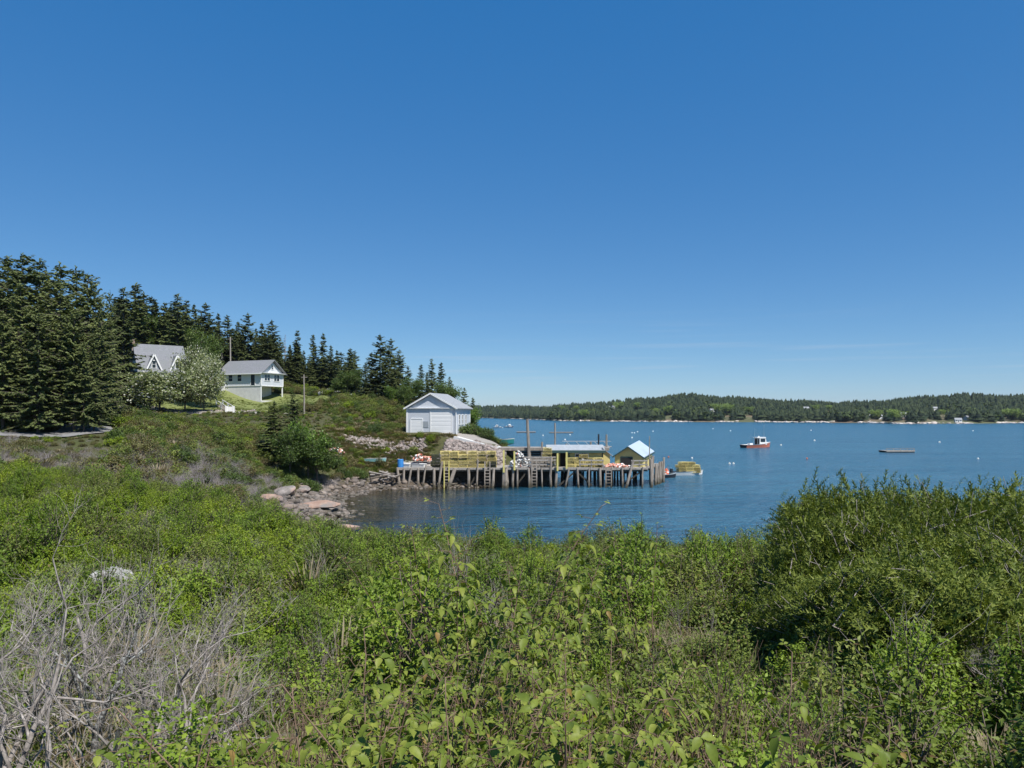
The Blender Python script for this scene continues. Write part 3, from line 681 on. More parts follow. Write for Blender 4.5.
# ------------------------------------------------------------------ far shore
FPX = np.array([400, 440, 480, 520, 560, 620, 700, 780, 860, 900, 960, 1024, 1150, 1400])
FSH = np.array([417.2, 417.6, 418.0, 419.2, 421.0, 421.6, 422.0, 422.3, 423.0, 424.0, 423.6, 423.2, 423.2, 423.2])
RPX = np.array([400, 480, 540, 590, 640, 690, 720, 780, 840, 880, 920, 960, 1024, 1150, 1400])
RRY = np.array([405, 405, 406, 402.5, 398, 393.5, 396, 399.5, 402, 400.5, 396.5, 393.8, 395, 396, 398])
def far_shore_Y(px): return EYE * F / (np.interp(px, FPX, FSH) - HZ)
DEPTH = 430.0
def far_z(px, s):
    Ys = far_shore_Y(px); Yr = Ys + DEPTH
    zr = EYE + (HZ - np.interp(px, RPX, RRY)) / F * Yr - 10.5
    t = s / DEPTH
    z = np.where(s < 0, s * .25, np.minimum(s * .16, 1.8)) + np.maximum(zr - 1.8, 2) * smoothstep(0.015, 1.0, t) - 14 * smoothstep(1.0, 2.2, t)
    return z + 1.2 * np.sin(px * .11 + s * .02) * np.clip(s / 60, 0, 1)
fpx = np.arange(400, 1401, 4.0); fs = np.array([-25, -6, -2, 0, 3, 7, 12, 20, 32, 50, 75, 110, 150, 200, 250, 300, 350, 400, 440, 500, 600, 800, 1000])
A_, B_ = np.meshgrid(fpx, fs); Yv = far_shore_Y(A_) + B_
V = np.stack([(A_ - 512) / F * Yv, Yv, far_z(A_, B_)], -1).reshape(-1, 3)
nx, ny = len(fpx), len(fs); idx = np.arange(nx * ny).reshape(ny, nx)
q = np.stack([idx[:-1, :-1], idx[:-1, 1:], idx[1:, 1:], idx[1:, :-1]], -1).reshape(-1, 4)
M['far_ground'] = M_rough('far_field', (0.07, 0.08, 0.035), (0.13, 0.13, 0.06), 0.02, 0.95, 0, (0.15, 0.11, 0.07), 0.01)
tag(link('far_hills', np_mesh('far_hills', V, quads=q, mats=[M['far_ground']], smooth=True)), kind='structure')
def far_at(px, s):
    Y = float(far_shore_Y(px)) + s; return ((px - 512) / F * Y, Y, float(far_z(np.array(px), np.array(float(s)))))
def far_pick(px, py, h):
    """depth behind the far shore at which a thing of height h tops out at row py"""
    ss = np.arange(6, 420, 3.0); Y = far_shore_Y(px) + ss; row = HZ - (far_z(np.full(len(ss), float(px)), ss) + h - EYE) * F / Y
    return far_at(px, float(ss[np.argmin(np.abs(row - py))]))
# pale ledges along the waterline
ICO = (lambda p: (np.array([(-1, p, 0), (1, p, 0), (-1, -p, 0), (1, -p, 0), (0, -1, p), (0, 1, p), (0, -1, -p), (0, 1, -p), (p, 0, -1), (p, 0, 1), (-p, 0, -1), (-p, 0, 1)]) / math.sqrt(1 + p * p),
    np.array([(0, 11, 5), (0, 5, 1), (0, 1, 7), (0, 7, 10), (0, 10, 11), (1, 5, 9), (5, 11, 4), (11, 10, 2), (10, 7, 6), (7, 1, 8), (3, 9, 4), (3, 4, 2), (3, 2, 6), (3, 6, 8), (3, 8, 9), (4, 9, 5), (2, 4, 11), (6, 2, 10), (8, 6, 7), (9, 8, 1)])))((1 + 5 ** .5) / 2)
def stones(rg, pos, size, sq=(1, 1, .6), jit=.28):
    v, t = ICO; N = len(pos)
    a = rg.uniform(0, 6.28, N); J = 1 + rg.uniform(-jit, jit, (N, 12, 1))
    W_ = v[None] * J * (np.broadcast_to(size, (N,))[:, None, None]) * (np.array(sq) * rg.uniform(.7, 1.35, (N, 3)))[:, None]
    tl = rg.normal(0, .35, N)
    W_ = np.stack([W_[..., 0], W_[..., 1] * np.cos(tl)[:, None] - W_[..., 2] * np.sin(tl)[:, None], W_[..., 1] * np.sin(tl)[:, None] + W_[..., 2] * np.cos(tl)[:, None]], -1)
    c, s_ = np.cos(a)[:, None], np.sin(a)[:, None]
    W_ = np.stack([W_[..., 0] * c - W_[..., 1] * s_, W_[..., 0] * s_ + W_[..., 1] * c, W_[..., 2]], -1) + np.asarray(pos)[:, None]
    return W_.reshape(-1, 3), (t[None] + (np.arange(N) * 12)[:, None, None]).reshape(-1, 3)
rg = np.random.default_rng(5)
n_ = 1300; px_ = rg.uniform(430, 1250, n_); keep = (np.sin(px_ * .05) + np.sin(px_ * .131 + 1) + rg.uniform(-1, 1, n_)) > -.3; px_ = px_[keep]
s_ = rg.uniform(0, 5, len(px_)); Y_ = far_shore_Y(px_) + s_
vv = stones(rg, np.c_[(px_ - 512) / F * Y_, Y_, far_z(px_, s_) + .1], rg.uniform(.6, 2.0, len(px_)), (1.9, 1.0, .36))
tag(link('shore_ledges', np_mesh('shore_ledges', *vv[:1], tris=vv[1], mats=[M['shore_ledge']])), 'pale granite ledges along the waterline of the wooded far shore', 'rocks', kind='stuff')
# far wood
def far_conifer(seed):
    rg = np.random.default_rng(seed); V = []; T = []
    Ls = 6
    for i in range(Ls):
        z0 = .10 + .82 * i / Ls; r = .25 * (1 - i / Ls) ** .75 * rg.uniform(.8, 1.15); k = 6; b = len(V); zt = min(1.0, z0 + .30)
        for j in range(k):
            a = 6.283 * j / k + i * .6; rr = r * rg.uniform(.65, 1.25); V.append((rr * math.cos(a), rr * math.sin(a), z0 - rg.uniform(0, .05)))
        V.append((rg.normal(0, .012), rg.normal(0, .012), zt))
        for j in range(k): T.append((b + j, b + (j + 1) % k, b + k))
    return np.array(V), np.array(T)
FC = [far_conifer(i) for i in range(6)]
def far_blob(seed):
    rg = np.random.default_rng(seed); n_ = 46; D = unit(rg.normal(0, 1, (n_, 3))); pos = D * (.30 * lumps(rg, D, 5, .5))[:, None] * np.array([1.1, 1.1, 1.2]) + np.array([0, 0, .58])
    return batch(T_DIAMOND, pos - D * .05, unit(rg.normal(0, 1, (n_, 3)) + D * .3), D + rg.normal(0, .3, (n_, 3)), rg.uniform(.22, .36, n_), 1.4)
FBl = [far_blob(i) for i in range(5)]
def far_forest(name, kinds, px_, s_, hh, wd, material, label, rg):
    Y_ = far_shore_Y(px_) + s_; base = np.c_[(px_ - 512) / F * Y_, Y_, far_z(px_, s_) - .4]
    parts = []
    pk = rg.integers(0, len(kinds), len(px_)); an = rg.uniform(0, 6.28, len(px_))
    for i, (v, t) in enumerate(kinds):
        m_ = pk == i; c, s2 = np.cos(an[m_])[:, None], np.sin(an[m_])[:, None]; h_ = hh[m_][:, None]; w_ = (hh * wd)[m_][:, None]
        W_ = np.stack([(v[None, :, 0] * c - v[None, :, 1] * s2) * w_, (v[None, :, 0] * s2 + v[None, :, 1] * c) * w_, v[None, :, 2] * h_], -1) + base[m_][:, None]
        parts.append((W_.reshape(-1, 3), (t[None] + (np.arange(m_.sum()) * len(v))[:, None, None]).reshape(-1, 3)))
    V, T = join(parts)
    tag(link(name, np_mesh(name, V, tris=T, mats=[material])), label, 'wood', kind='stuff')
def clearing(px, s): 
    hit = np.zeros(np.shape(px), bool)
    for a, d, w_ in VIEW: hit |= (np.abs(px - a) < w_) & (s < d + 3) & (s > d - 110)
    return hit | ((px > 727) & (px < 758) & (s < 26)) | ((px > 864) & (px < 908) & (s < 55)) | ((px > 925) & (px < 966) & (s < 60)) | ((px > 930) & (px < 962) & (s > 95) & (s < 150))
FAR_TREES = [(618, 401.5, 11), (637, 402.5, 9), (584, 409.5, 10), (561, 405.5, 9), (576, 405.5, 8), (668, 406, 10), (656, 408, 8), (716, 404, 11), (727, 403.5, 12), (749, 407, 9), (816, 404.5, 8), (829, 405, 7), (876, 409.5, 9), (893, 409.5, 10), (905, 411, 7), (1006, 409, 8), (1015, 408.5, 10), (943, 409.5, 7)]
FAR_HOUSES = [(553, 407.5), (608, 405.5), (613.5, 405), (712, 407.5), (806, 406.5), (870, 413), (881, 414), (903, 412), (968, 414.5), (958, 416.5), (935, 405.5)]
VIEW = [(px, far_pick(px, py, h * 1.25)[1] - float(far_shore_Y(px)), 5.0 if h > 7.5 else 4.0) for px, py, h in FAR_TREES] + [(px, far_pick(px, py, 5.5)[1] - float(far_shore_Y(px)), 3.4) for px, py in FAR_HOUSES]
n_ = 9500; px_ = rg.uniform(405, 1290, n_); s_ = 7 + 470 * rg.random(n_) ** 1.25; k_ = ~clearing(px_, s_); px_, s_ = px_[k_], s_[k_]
M['needle_far'] = M_leaf('far_needles', [(0.014, 0.024, 0.014), (0.026, 0.040, 0.020), (0.046, 0.062, 0.028)], 0.05, 0.7, 0.0, 0.1)
far_forest('far_wood', FC, px_, s_, rg.uniform(8, 13.5, len(px_)), rg.uniform(1.2, 2.1, len(px_)), M['needle_far'], 'dark conifer wood covering the low hills of the far shore', rg)
n_ = 900; px_ = rg.uniform(470, 1250, n_); s_ = 8 + 200 * rg.random(n_) ** 1.6; k_ = ~clearing(px_, s_) & (np.sin(px_ * .045 + 1.0) + .8 * np.sin(px_ * .021) > -.25); px_, s_ = px_[k_], s_[k_]
M['leaf_farmix'] = M_leaf('far_mixed_leaves', [(0.040, 0.062, 0.024), (0.064, 0.092, 0.032), (0.095, 0.125, 0.042)], 0.15, 0.7, 0.0, 0.1)
far_forest('far_broadleaf_wood', FBl, px_, s_, rg.uniform(6, 11, len(px_)), rg.uniform(.9, 1.4, len(px_)), M['leaf_farmix'], 'muted green broadleaf growth mixed along the far shore wood', rg)
ftree = [Kind(plant('far_tree', *tree_parts(40 + i, 10, 5.0, 2.2, 9, 420, 4, .55), M['leaf_far'], M['bark'])) for i in range(2)]
for i, (px, py, h) in enumerate(FAR_TREES):
    x, y, z = far_pick(px, py, h * 1.25)
    ftree[i % 2].put((x, y, z - .2), i * 1.3, (h / 10 * 1.6, h / 10 * 1.6, h / 10 * 1.25), 'light green broadleaf tree standing out among the dark conifers of the far shore', 'tree', 'pale green trees on the far shore')

# ------------------------------------------------------------------ houses
def wall_window(root, name, x0, x1, z0, z1, yf, frame=M['white'], pane=M['glass'], side='front', t=.09, L=0, mull=1):
    """framed window proud of a wall; side 'front': wall in the plane y=yf facing -y; 'end': wall in the plane x=L facing +x (x0,x1 are then y)"""
    f = MB(); p = MB()
    def bx(mb, a0, a1, b0, b1, d0, d1):
        if side == 'front': mb.box(a0, a1, yf - d1, yf - d0, b0, b1)
        else: mb.box(L + d0, L + d1, a0, a1, b0, b1)
    bx(f, x0 - t, x1 + t, z1, z1 + t * 1.2, -.02, .06); bx(f, x0 - t * 1.3, x1 + t * 1.3, z0 - t, z0, -.02, .09)
    bx(f, x0 - t, x0, z0, z1, -.02, .055); bx(f, x1, x1 + t, z0, z1, -.02, .055)
    bx(f, x0, x1, (z0 + z1) / 2 - .025, (z0 + z1) / 2 + .025, .012, .04)
    for k in range(1, mull):
        xm = x0 + (x1 - x0) * k / mull; bx(f, xm - .05, xm + .05, z0, z1, .014, .045)
    bx(p, x0, x1, z0, z1, -.02, .010)
    wo = f.build(name, frame, root); p.build('pane', pane, wo); return wo
def gable_roof(mb, x0, x1, y0, y1, zE, zR, ov=.5, ovx=.5, th=.16, axis='x'):
    """two thick slopes; ridge along axis"""
    def pt(a, b, z): return (a, b, z) if axis == 'x' else (b, a, z)
    if axis == 'x': a0, a1, b0, b1 = x0 - ovx, x1 + ovx, y0, y1
    else: a0, a1, b0, b1 = y0 - ovx, y1 + ovx, x0, x1
    bm = (b0 + b1) / 2; sl = (zR - zE) / (bm - b0); lo = zE - sl * ov
    for s_ in (0, 1):
        be = b0 - ov if s_ == 0 else b1 + ov
        pr = [(a0, be), (a1, be), (a1, bm), (a0, bm)]
        if s_ == 1: pr = [(a0, bm), (a1, bm), (a1, be), (a0, be)]
        zz = [lo if abs(b - be) < 1e-6 else zR for a, b in pr]
        bot = [pt(a, b, z) for (a, b), z in zip(pr, zz)]; top = [pt(a, b, z + th) for (a, b), z in zip(pr, zz)]
        mb.hexa(bot + top) if axis == 'x' else mb.hexa([bot[i] for i in (3, 2, 1, 0)] + [top[i] for i in (3, 2, 1, 0)])
def frame_from(pxC, YC, pxL, L, pxR):
    """near corner at (pxC,YC); other end of the front wall at column pxL and distance L, farther away; depth from the column pxR of the far end"""
    cx, cy = PX(pxC, YC), YC; k = (pxL - 512) / F
    a = k * k + 1; b = -2 * (k * cx + cy); c = cx * cx + cy * cy - L * L; Yl = (-b + math.sqrt(max(0, b * b - 4 * a * c))) / (2 * a)
    lx, ly = k * Yl, Yl; ux, uy = (cx - lx) / L, (cy - ly) / L; vx, vy = -uy, ux
    kr = (pxR - 512) / F; W_ = (kr * cy - cx) / (vx - kr * vy)
    return (lx, ly), math.atan2(uy, ux), W_

# --- two storey house on the lawn
(o2x, o2y), a2, W2 = frame_from(261, 146, 219.5, 10.6, 283)
W2 = min(max(W2, 5.5), 9); L2 = 10.6
z0, zF, zE, zR = 12.1, 15.15, 17.8, 20.3
h2 = empty('house', (o2x, o2y, z0), a2); tag(h2, 'pale blue grey two storey house with grey gable roof above the lawn', 'house')
b0, f0, e0, r0_ = 0, zF - z0, zE - z0, zR - z0
mb = MB(); mb.box(0, L2 - 3.0, 0.05, W2 - .05, b0 - .5, f0); mb.box(L2 - 3.0, L2 - .25, .05, .30, b0 - .5, f0); mb.build('foundation_wall', M['concrete'], h2)
mb = MB(); mb.box(0, L2, 0, W2, f0, e0); mb.build('wall', M['house_wall'], h2)
mb = MB(); mb.add([(L2 + .02, .25, e0 + .02), (L2 + .02, W2 - .25, e0 + .02), (L2 + .02, W2 / 2, r0_ - .25), (L2 - .2, .25, e0 + .02), (L2 - .2, W2 - .25, e0 + .02), (L2 - .2, W2 / 2, r0_ - .25)], [(0, 1, 2), (5, 4, 3), (0, 3, 4, 1), (1, 4, 5, 2), (2, 5, 3, 0)]); gb = mb.build('gable_wall', M['house_white'], h2)
mb = MB(); mb.add([(.02, .25, e0 + .02), (.02, W2 - .25, e0 + .02), (.02, W2 / 2, r0_ - .25), (.2, .25, e0 + .02), (.2, W2 - .25, e0 + .02), (.2, W2 / 2, r0_ - .25)], [(2, 1, 0), (3, 4, 5), (1, 4, 3, 0), (2, 5, 4, 1), (0, 3, 5, 2)]); mb.build('gable_wall', M['house_white'], h2)
mb = MB(); gable_roof(mb, 0, L2, 0, W2, e0, r0_, .55, .65); rf = mb.build('roof', M['roof'], h2)
mb = MB(); mb.box(-.5, L2 + .5, -.62, -.50, e0 - .42, e0 - .22); mb.build('gutter', M['white'], h2)
for x in (-.0, L2):
    mb = MB(); mb.box(x - .09, x + .09, -.07, .09, f0 - .02, e0 - .02); mb.build('corner_board', M['white'], h2)
mb = MB(); mb.box(L2 - .08, L2 + .07, W2 - .1, W2 + .07, f0 - .02, e0 - .02); mb.build('corner_board', M['white'], h2)
mb = MB(); mb.box(-.02, L2 + .03, -.04, -.005, f0 - .14, f0 + .04); mb.box(L2 + .005, L2 + .05, 0, W2, f0 - .14, f0 + .04); mb.build('band_board', M['white'], h2)
mb = MB(); mb.box(L2 + .03, L2 + .6, -.4, W2 + .4, e0 - .16, e0 - .06); mb.build('pent_board', M['white'], h2)
for xx in (2.9, 5.2): wall_window(h2, 'window', xx - .5, xx + .5, f0 + .9, f0 + 2.2, 0)
for yy in (.27, .70): wall_window(h2, 'window', W2 * yy - .8, W2 * yy + .8, f0 + 1.0, f0 + 2.25, 0, side='end', L=L2, mull=2)
wall_window(h2, 'gable_window', W2 / 2 - .25, W2 / 2 + .25, e0 + .75, e0 + 1.5, 0, side='end', L=L2 + .02)
for xx, wd in ((.9, .55), (8.6, .50)):
    mb = MB(); mb.box(xx - wd, xx + wd, -.05, .02, f0 + .02, f0 + 2.2); d_ = mb.build('door', M['glass'], h2)
    mb = MB(); mb.box(xx - wd - .1, xx - wd, -.08, .02, f0 + .02, f0 + 2.2); mb.box(xx + wd, xx + wd + .1, -.08, .02, f0 + .02, f0 + 2.2); mb.box(xx - wd - .1, xx + wd + .1, -.08, .02, f0 + 2.2, f0 + 2.32); mb.build('door_frame', M['white'], d_)
mb = MB()
for i in range(5): mb.box(.3 - .0, 1.6, -.25 * (5 - i) - .1, -.1, f0 - .22 * (5 - i), f0 - .22 * (4 - i) - .02)
mb.build('door_steps', M['concrete'], h2)
for x, y in ((L2 - .12, .12), (L2 - .12, W2 - .12)):
    mb = MB(); mb.box(x - .1, x + .1, y - .1, y + .1, b0 - .5, f0); mb.build('porch_post', M['white'], h2)
mb = MB(); mb.box(L2 - 3.05, L2 - 2.98, 2.5, 3.6, b0, b0 + 2.1); mb.build('basement_door', M['white'], h2)
mb = MB(); mb.box(L2 - 3.0, L2 + .1, 0, W2, b0 - .6, b0 + .02); mb.build('porch_slab', M['concrete'], h2)
# --- cape house with two dormers
a1 = R(38); ca, sa = math.cos(a1), math.sin(a1); A1 = (PX(140, 135), 135.0); L1, W1 = 7.4, 8.6
k = (187 - 512) / F; L1 = (k * A1[1] - A1[0]) / (ca - k * sa)
z0 = 14.0; e0 = 9.5 + (HZ - 370) / F * 135 - z0; r0_ = 22.6 - z0
h1 = empty('cape_house', (A1[0], A1[1], z0), a1); tag(h1, 'grey cape house with steep roof and two pointed dormers behind apple trees', 'house')
mb = MB(); mb.box(0, L1, .3, W1, -1.5, e0); mb.build('wall', M['cape_wall'], h1)
for xs in (0.02, L1 - .02):
    mb = MB(); d = .18 if xs < 1 else -.18
    mb.add([(xs, .5, e0), (xs, W1 - .2, e0), (xs, W1 / 2 + .15, r0_ - .3), (xs + d, .5, e0), (xs + d, W1 - .2, e0), (xs + d, W1 / 2 + .15, r0_ - .3)], [(2, 1, 0), (3, 4, 5), (1, 4, 3, 0), (2, 5, 4, 1), (0, 3, 5, 2)]); mb.build('gable_wall', M['cape_wall'], h1)
mb = MB(); gable_roof(mb, 0, L1, .3, W1, e0, r0_, .35, .4); mb.build('roof', M['roof'], h1)
mb = MB(); mb.box(-.6, -.1, W1 / 2 - .3, W1 / 2 + .3, r0_ - 1.2, r0_ + .9); mb.build('chimney', M['rock'], h1)
sl = (r0_ - e0) / ((W1 - .3) / 2)
for xc in (L1 * .30, L1 * .80):
    hw, dh = 1.35, 2.9; dz = e0 + .15; yb = .3
    yt = yb + (dz + dh - e0) / sl
    dm = MB(); dm.prism([(-hw + .15, 0), (hw - .15, 0), (0, dh - .25)], lambda p_, q_: (xc + p_, yb + .12, dz + q_), lambda p_, q_: (xc + p_, yt + .4, dz + q_)); do = dm.build('dormer', M['cape_wall'], h1)
    rr = MB()
    for s_ in (-1, 1):
        pr = [(xc + s_ * hw, yb - .15, dz - .12), (xc, yb - .15, dz + dh), (xc, yt + .3, dz + dh), (xc + s_ * hw, yb + .2, dz - .12)]
        nrm = Vector((s_ * dh, 0, hw)).normalized() * .12
        bot = pr if s_ < 0 else pr[::-1]
        rr.hexa([p_ for p_ in bot] + [tuple(Vector(p_) + nrm) for p_ in bot])
    rr.build('dormer_roof', M['roof'], do)
    tb = MB()
    for s_ in (-1, 1): tb.bar((xc + s_ * hw, yb - .20, dz - .10), (xc, yb - .20, dz + dh + .02), .07, .26)
    tb.build('barge_board', M['white'], do)
    wall_window(h1, 'dormer_window', xc - .3, xc + .3, dz + .35, dz + 1.7, yb + .12)
for xx in (1.2, 3.4, 5.6): wall_window(h1, 'window', xx - .4, xx + .4, e0 - 2.0, e0 - .7, .3)
mb = MB(); mb.box(L1 * .45, L1 * .45 + 1.0, .2, .28, -.2, 2.0); mb.build('door', M['white'], h1)
# --- white garage by the wharf
Lg = 7.4
(ogx, ogy), ag, Wg = frame_from(455.5, 105, 407, Lg, 470)
Wg = min(max(Wg, 6), 12)
z0 = 6.62; e0 = 3.75; r0_ = 5.75
g = empty('garage', (ogx, ogy, z0), ag); tag(g, 'white garage with low gable roof and two big doors above the rubble bank', 'garage')
mb = MB(); mb.box(0, Lg, 0, Wg, -.6, e0); mb.build('wall', M['garage_wall'], g)
mb = MB(); mb.prism([(.2, e0 - .05), (Lg - .2, e0 - .05), (Lg / 2, r0_ - .12)], lambda p_, q_: (p_, -.02, q_), lambda p_, q_: (p_, Wg + .02, q_)); mb.build('gable_wall', M['garage_wall'], g)
mb = MB(); gable_roof(mb, 0, Lg, 0, Wg, e0, r0_, .40, .34, .12, axis='y'); mb.build('roof', M['roof_light'], g)
mb = MB()
for s_ in (0, 1):
    xe = -.40 if s_ == 0 else Lg + .40; ze = e0 - (r0_ - e0) / (Lg / 2) * .40
    mb.bar((xe, -.37, ze + .03), (Lg / 2, -.37, r0_ + .03), .05, .22)
mb.build('barge_board', M['white'], g)
mb = MB(); mb.box(0, Lg, -.26, -.03, e0 - .14, e0 - .04); mb.build('gable_soffit', M['white'], g)
for x in (0, Lg):
    mb = MB(); mb.box(x - .11, x + .11, -.05, .1, -.5, e0 - .15); mb.build('corner_board', M['white'], g)
mb = MB(); mb.box(Lg - .1, Lg + .05, Wg - .1, Wg + .05, -.5, e0 - .1); mb.build('corner_board', M['white'], g)
for x0, x1 in ((3.52, 3.7), (6.78, 6.92)):
    mb = MB(); mb.box(x0, x1, -.06, .02, 0, e0 - .15); mb.build('door_jamb', M['white'], g)
for nm, x0, x1, zt, rows in (('small_door', .62, 2.35, 2.05, 4), ('large_door', 3.7, 6.78, 3.35, 6)):
    fr = MB(); fr.box(x0 - .12, x0, -.07, .02, 0, zt); fr.box(x1, x1 + .12, -.07, .02, 0, zt) if nm == 'small_door' else None; fr.box(x0, x1, -.07, .02, zt, zt + .14)
    d_ = fr.build('roller_door', M['white'], g)
    for i in range(rows):
        pm = MB(); pm.box(x0, x1, -.035, .02, zt * i / rows + .015, zt * (i + 1) / rows - .012); pm.build('door_panel', M['garage_door'], d_)
mb = MB(); mb.box(2.5, 3.3, -.05, .02, .85, 1.75); mb.build('notice_board', M['tar_roof'], g)
for i in range(3): wall_window(g, 'window', Wg * (.25 + .22 * i) - .25, Wg * (.25 + .22 * i) + .25, 1.35, 2.65, 0, side='end', L=Lg)
mb = MB(); mb.tube([(Lg + .1, -.1, 0), (Lg + .1, -.1, e0 - .2)], .06, 6); mb.build('downspout', M['white'], g)
# far shore cottages
def cottage(name, wallm, roofm, wd, dp, hh):
    e = empty(name); mb = MB(); mb.box(-wd / 2, wd / 2, -dp / 2, dp / 2, -1, hh); mb.prism([(-dp / 2, hh), (dp / 2, hh), (0, hh + dp * .38)], lambda p_, q_: (-wd / 2 + .02, p_, q_), lambda p_, q_: (wd / 2 - .02, p_, q_)); mb.build('wall', wallm, e)
    mb = MB(); gable_roof(mb, -wd / 2, wd / 2, -dp / 2, dp / 2, hh, hh + dp * .38, .4, .4, .2); mb.build('roof', roofm, e)
    for xx in (-.3, .3):
        mb = MB(); mb.box(xx * wd - .5, xx * wd + .5, -dp / 2 - .04, -dp / 2 + .05, hh * .4, hh * .85); mb.build('window', M['glass'], e)
    mb = MB(); mb.box(-.5, .5, -dp / 2 - .05, -dp / 2 + .05, 0, 2.1); mb.build('door', M['green_trim'], e)
    return Kind(e)
cw = cottage('far_cottage', M['white'], M['roof_light'], 8, 6, 3.2); cg = cottage('far_cottage', M['cape_wall'], M['roof'], 9, 7, 3.4); cb = cottage('far_cottage', M['house_white'], M['roof_light'], 11, 7, 4.6)
for kd, px, py, rz, lb in ((cw, 553, 407.5, .3, 'small white cottage among trees on the far shore'), (cw, 608, 405.5, -.4, 'white cottage high among conifers behind the far shore'), (cg, 613.5, 405, .5, 'grey roofed cottage beside the white cottage on the far hillside'),
    (cw, 712, 407.5, .2, 'white cottage beside the big light green tree across the water'), (cb, 806, 406.5, .1, 'long pale house with light roof on the far wooded ridge'), (cw, 870, 413, .4, 'white cottage by the clearing on the far beach'),
    (cb, 881, 414, -.1, 'long white house beside the far beach clearing'), (cb, 903, 412, .15, 'white house with pale roof behind the far beach'), (cg, 968, 414.5, .3, 'grey cottage near the pale far beach'), (cw, 958, 416.5, -.3, 'low white cottage right above the pale far beach'), (cw, 935, 405.5, .1, 'white farmhouse by the hilltop field across the water')):
    x, y, z = far_pick(px, py, 5.5); kd.put((x, y, z), rz, .72, lb, 'house', 'cottages on the far shore')

# ------------------------------------------------------------------ wharf
YW, DZ = 94.0, 2.45
XL, XF = PX(397, YW), PX(648, YW); XR = XF + 3.6
wf = empty('wharf', (0, 0, 0)); tag(wf, 'weathered timber fishing wharf on many wooden piles', 'wharf')
rg = np.random.default_rng(21)
mb = MB(); x = XL
while x < XR - .05:
    wd = .2; back = 98.5 if x < -4 else (101.5 if x < 11.5 else 103.2); front = YW + max(0, (x - XF)) * 2.1
    zz = DZ - .06 + rg.uniform(-.008, .008); mb.box(x, x + wd - .02, front + rg.uniform(-.12, .05), back, zz, zz + .07); x += wd
dk = mb.build('decking', M['plank'], wf); dk['kind'] = 'stuff'
for yy in (YW + .25, YW + 2.6, YW + 5.0):
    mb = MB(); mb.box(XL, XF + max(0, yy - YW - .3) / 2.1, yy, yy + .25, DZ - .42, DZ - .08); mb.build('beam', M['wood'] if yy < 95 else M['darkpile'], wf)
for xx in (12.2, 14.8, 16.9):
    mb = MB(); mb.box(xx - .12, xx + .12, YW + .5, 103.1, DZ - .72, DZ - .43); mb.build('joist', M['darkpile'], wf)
segx = [397, 434, 470, 504, 530, 556, 590, 620, 648]
for a, b in zip(segx[:-1], segx[1:]):
    mb = MB(); mb.box(PX(a, YW) + .02, PX(b, YW) - .02, YW - .20, YW - .02, DZ - .18 + rg.uniform(-.03, .03), DZ + .10 + rg.uniform(-.04, .04)); mb.build('edge_beam', M['plank'], wf)
def pile(px, top=DZ + .05, r=.15, lean=(0, 0), yy=YW - .32, m='pile', zb=-2.2, parent=wf, name='pile'):
    X = PX(px, YW); n_ = 6; mb = MB(); zs = np.linspace(zb, top, n_)
    pts = [(X + lean[0] * (top - z) / 3 + rg.normal(0, .02), yy + lean[1] * (top - z) / 3, z) for z in zs]
    mb.tube(pts, [r * (1.12 - .2 * i / n_) * rg.uniform(.93, 1.07) for i in range(n_)], 8, 0 if m != 'pile' else 0)
    return mb.build(name, M[m], parent)
for px, tp, ln in ((397.5, .1, .05), (404, .0, -.15), (411, .05, -.05), (419, 0, -.1), (426, .45, -.1), (434.5, 0, -.05), (442, .9, 0), (468, .1, .02), (478, 1.1, -.06), (493, 0, .03), (503.5, .2, 0), (507.5, .15, 0), (513.5, .1, .02), (516.8, 0, -.1), (528, 0, .02),
                   (541, .1, .06), (551, 1.5, -.02), (556.5, .15, 0), (568, 0, -.2), (577, .05, .1), (589, .0, -.03), (599.5, .1, -.05), (622, .1, .1), (643, .2, .02)):
    pile(px + rg.uniform(-.8, .8), DZ + tp, rg.uniform(.10, .19), (ln + rg.normal(0, .16), rg.normal(0, .12)))
pile(455, DZ - .05, .24, (-.95, -.3)); pile(633, DZ + 1.0, .17, (-.85, -.3)); pile(505.5, DZ - .1, .28)
for px in np.r_[np.arange(402, 560, 11.0), np.arange(556, 648, 7.3)]:
    for yy in (97.0, 99.8) + ((102.3,) if px > 600 else ()):
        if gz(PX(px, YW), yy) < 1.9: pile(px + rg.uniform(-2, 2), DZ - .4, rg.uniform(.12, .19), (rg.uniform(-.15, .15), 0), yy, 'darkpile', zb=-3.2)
for i in range(16):   # back wall of the crib under the shore half, shade put into its colour
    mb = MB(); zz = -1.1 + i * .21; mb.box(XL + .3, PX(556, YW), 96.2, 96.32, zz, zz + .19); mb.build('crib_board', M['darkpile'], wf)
for i in range(8):    # cluster of fender piles at the outer end
    yy = YW - .2 + i * .95; X = XF + .25 + max(0, yy - YW) / 2.1 + rg.uniform(-.1, .1); tp = DZ + rg.uniform(.3, 1.5)
    mb = MB(); mb.tube([(X + rg.uniform(-.3, .2), yy, -3), (X, yy, tp)], [.2, .15], 8); mb.build('fender_pile', M['pile'], wf)
for px0, px1, tp in ((444.6, 449.3, 1.0), (485, 490, .9), (531.8, 536.6, 1.3), (605.5, 611, .1)):
    a, b = PX(px0, YW), PX(px1, YW); lo = -.5
    lm = MB()
    for X in (a, b): lm.box(X - .07, X + .07, YW - .52, YW - .40, lo, DZ + tp)
    lad = lm.build('ladder', M['pile'] if px0 != 444.6 else M['yellow_post'], wf)
    k = 0; z = lo + .25
    while z < DZ + min(tp, .1):
        r_ = MB(); r_.box(a + .07, b - .07, YW - .50, YW - .42, z, z + .11); r_.build('rung', M['pile'], lad); z += .40
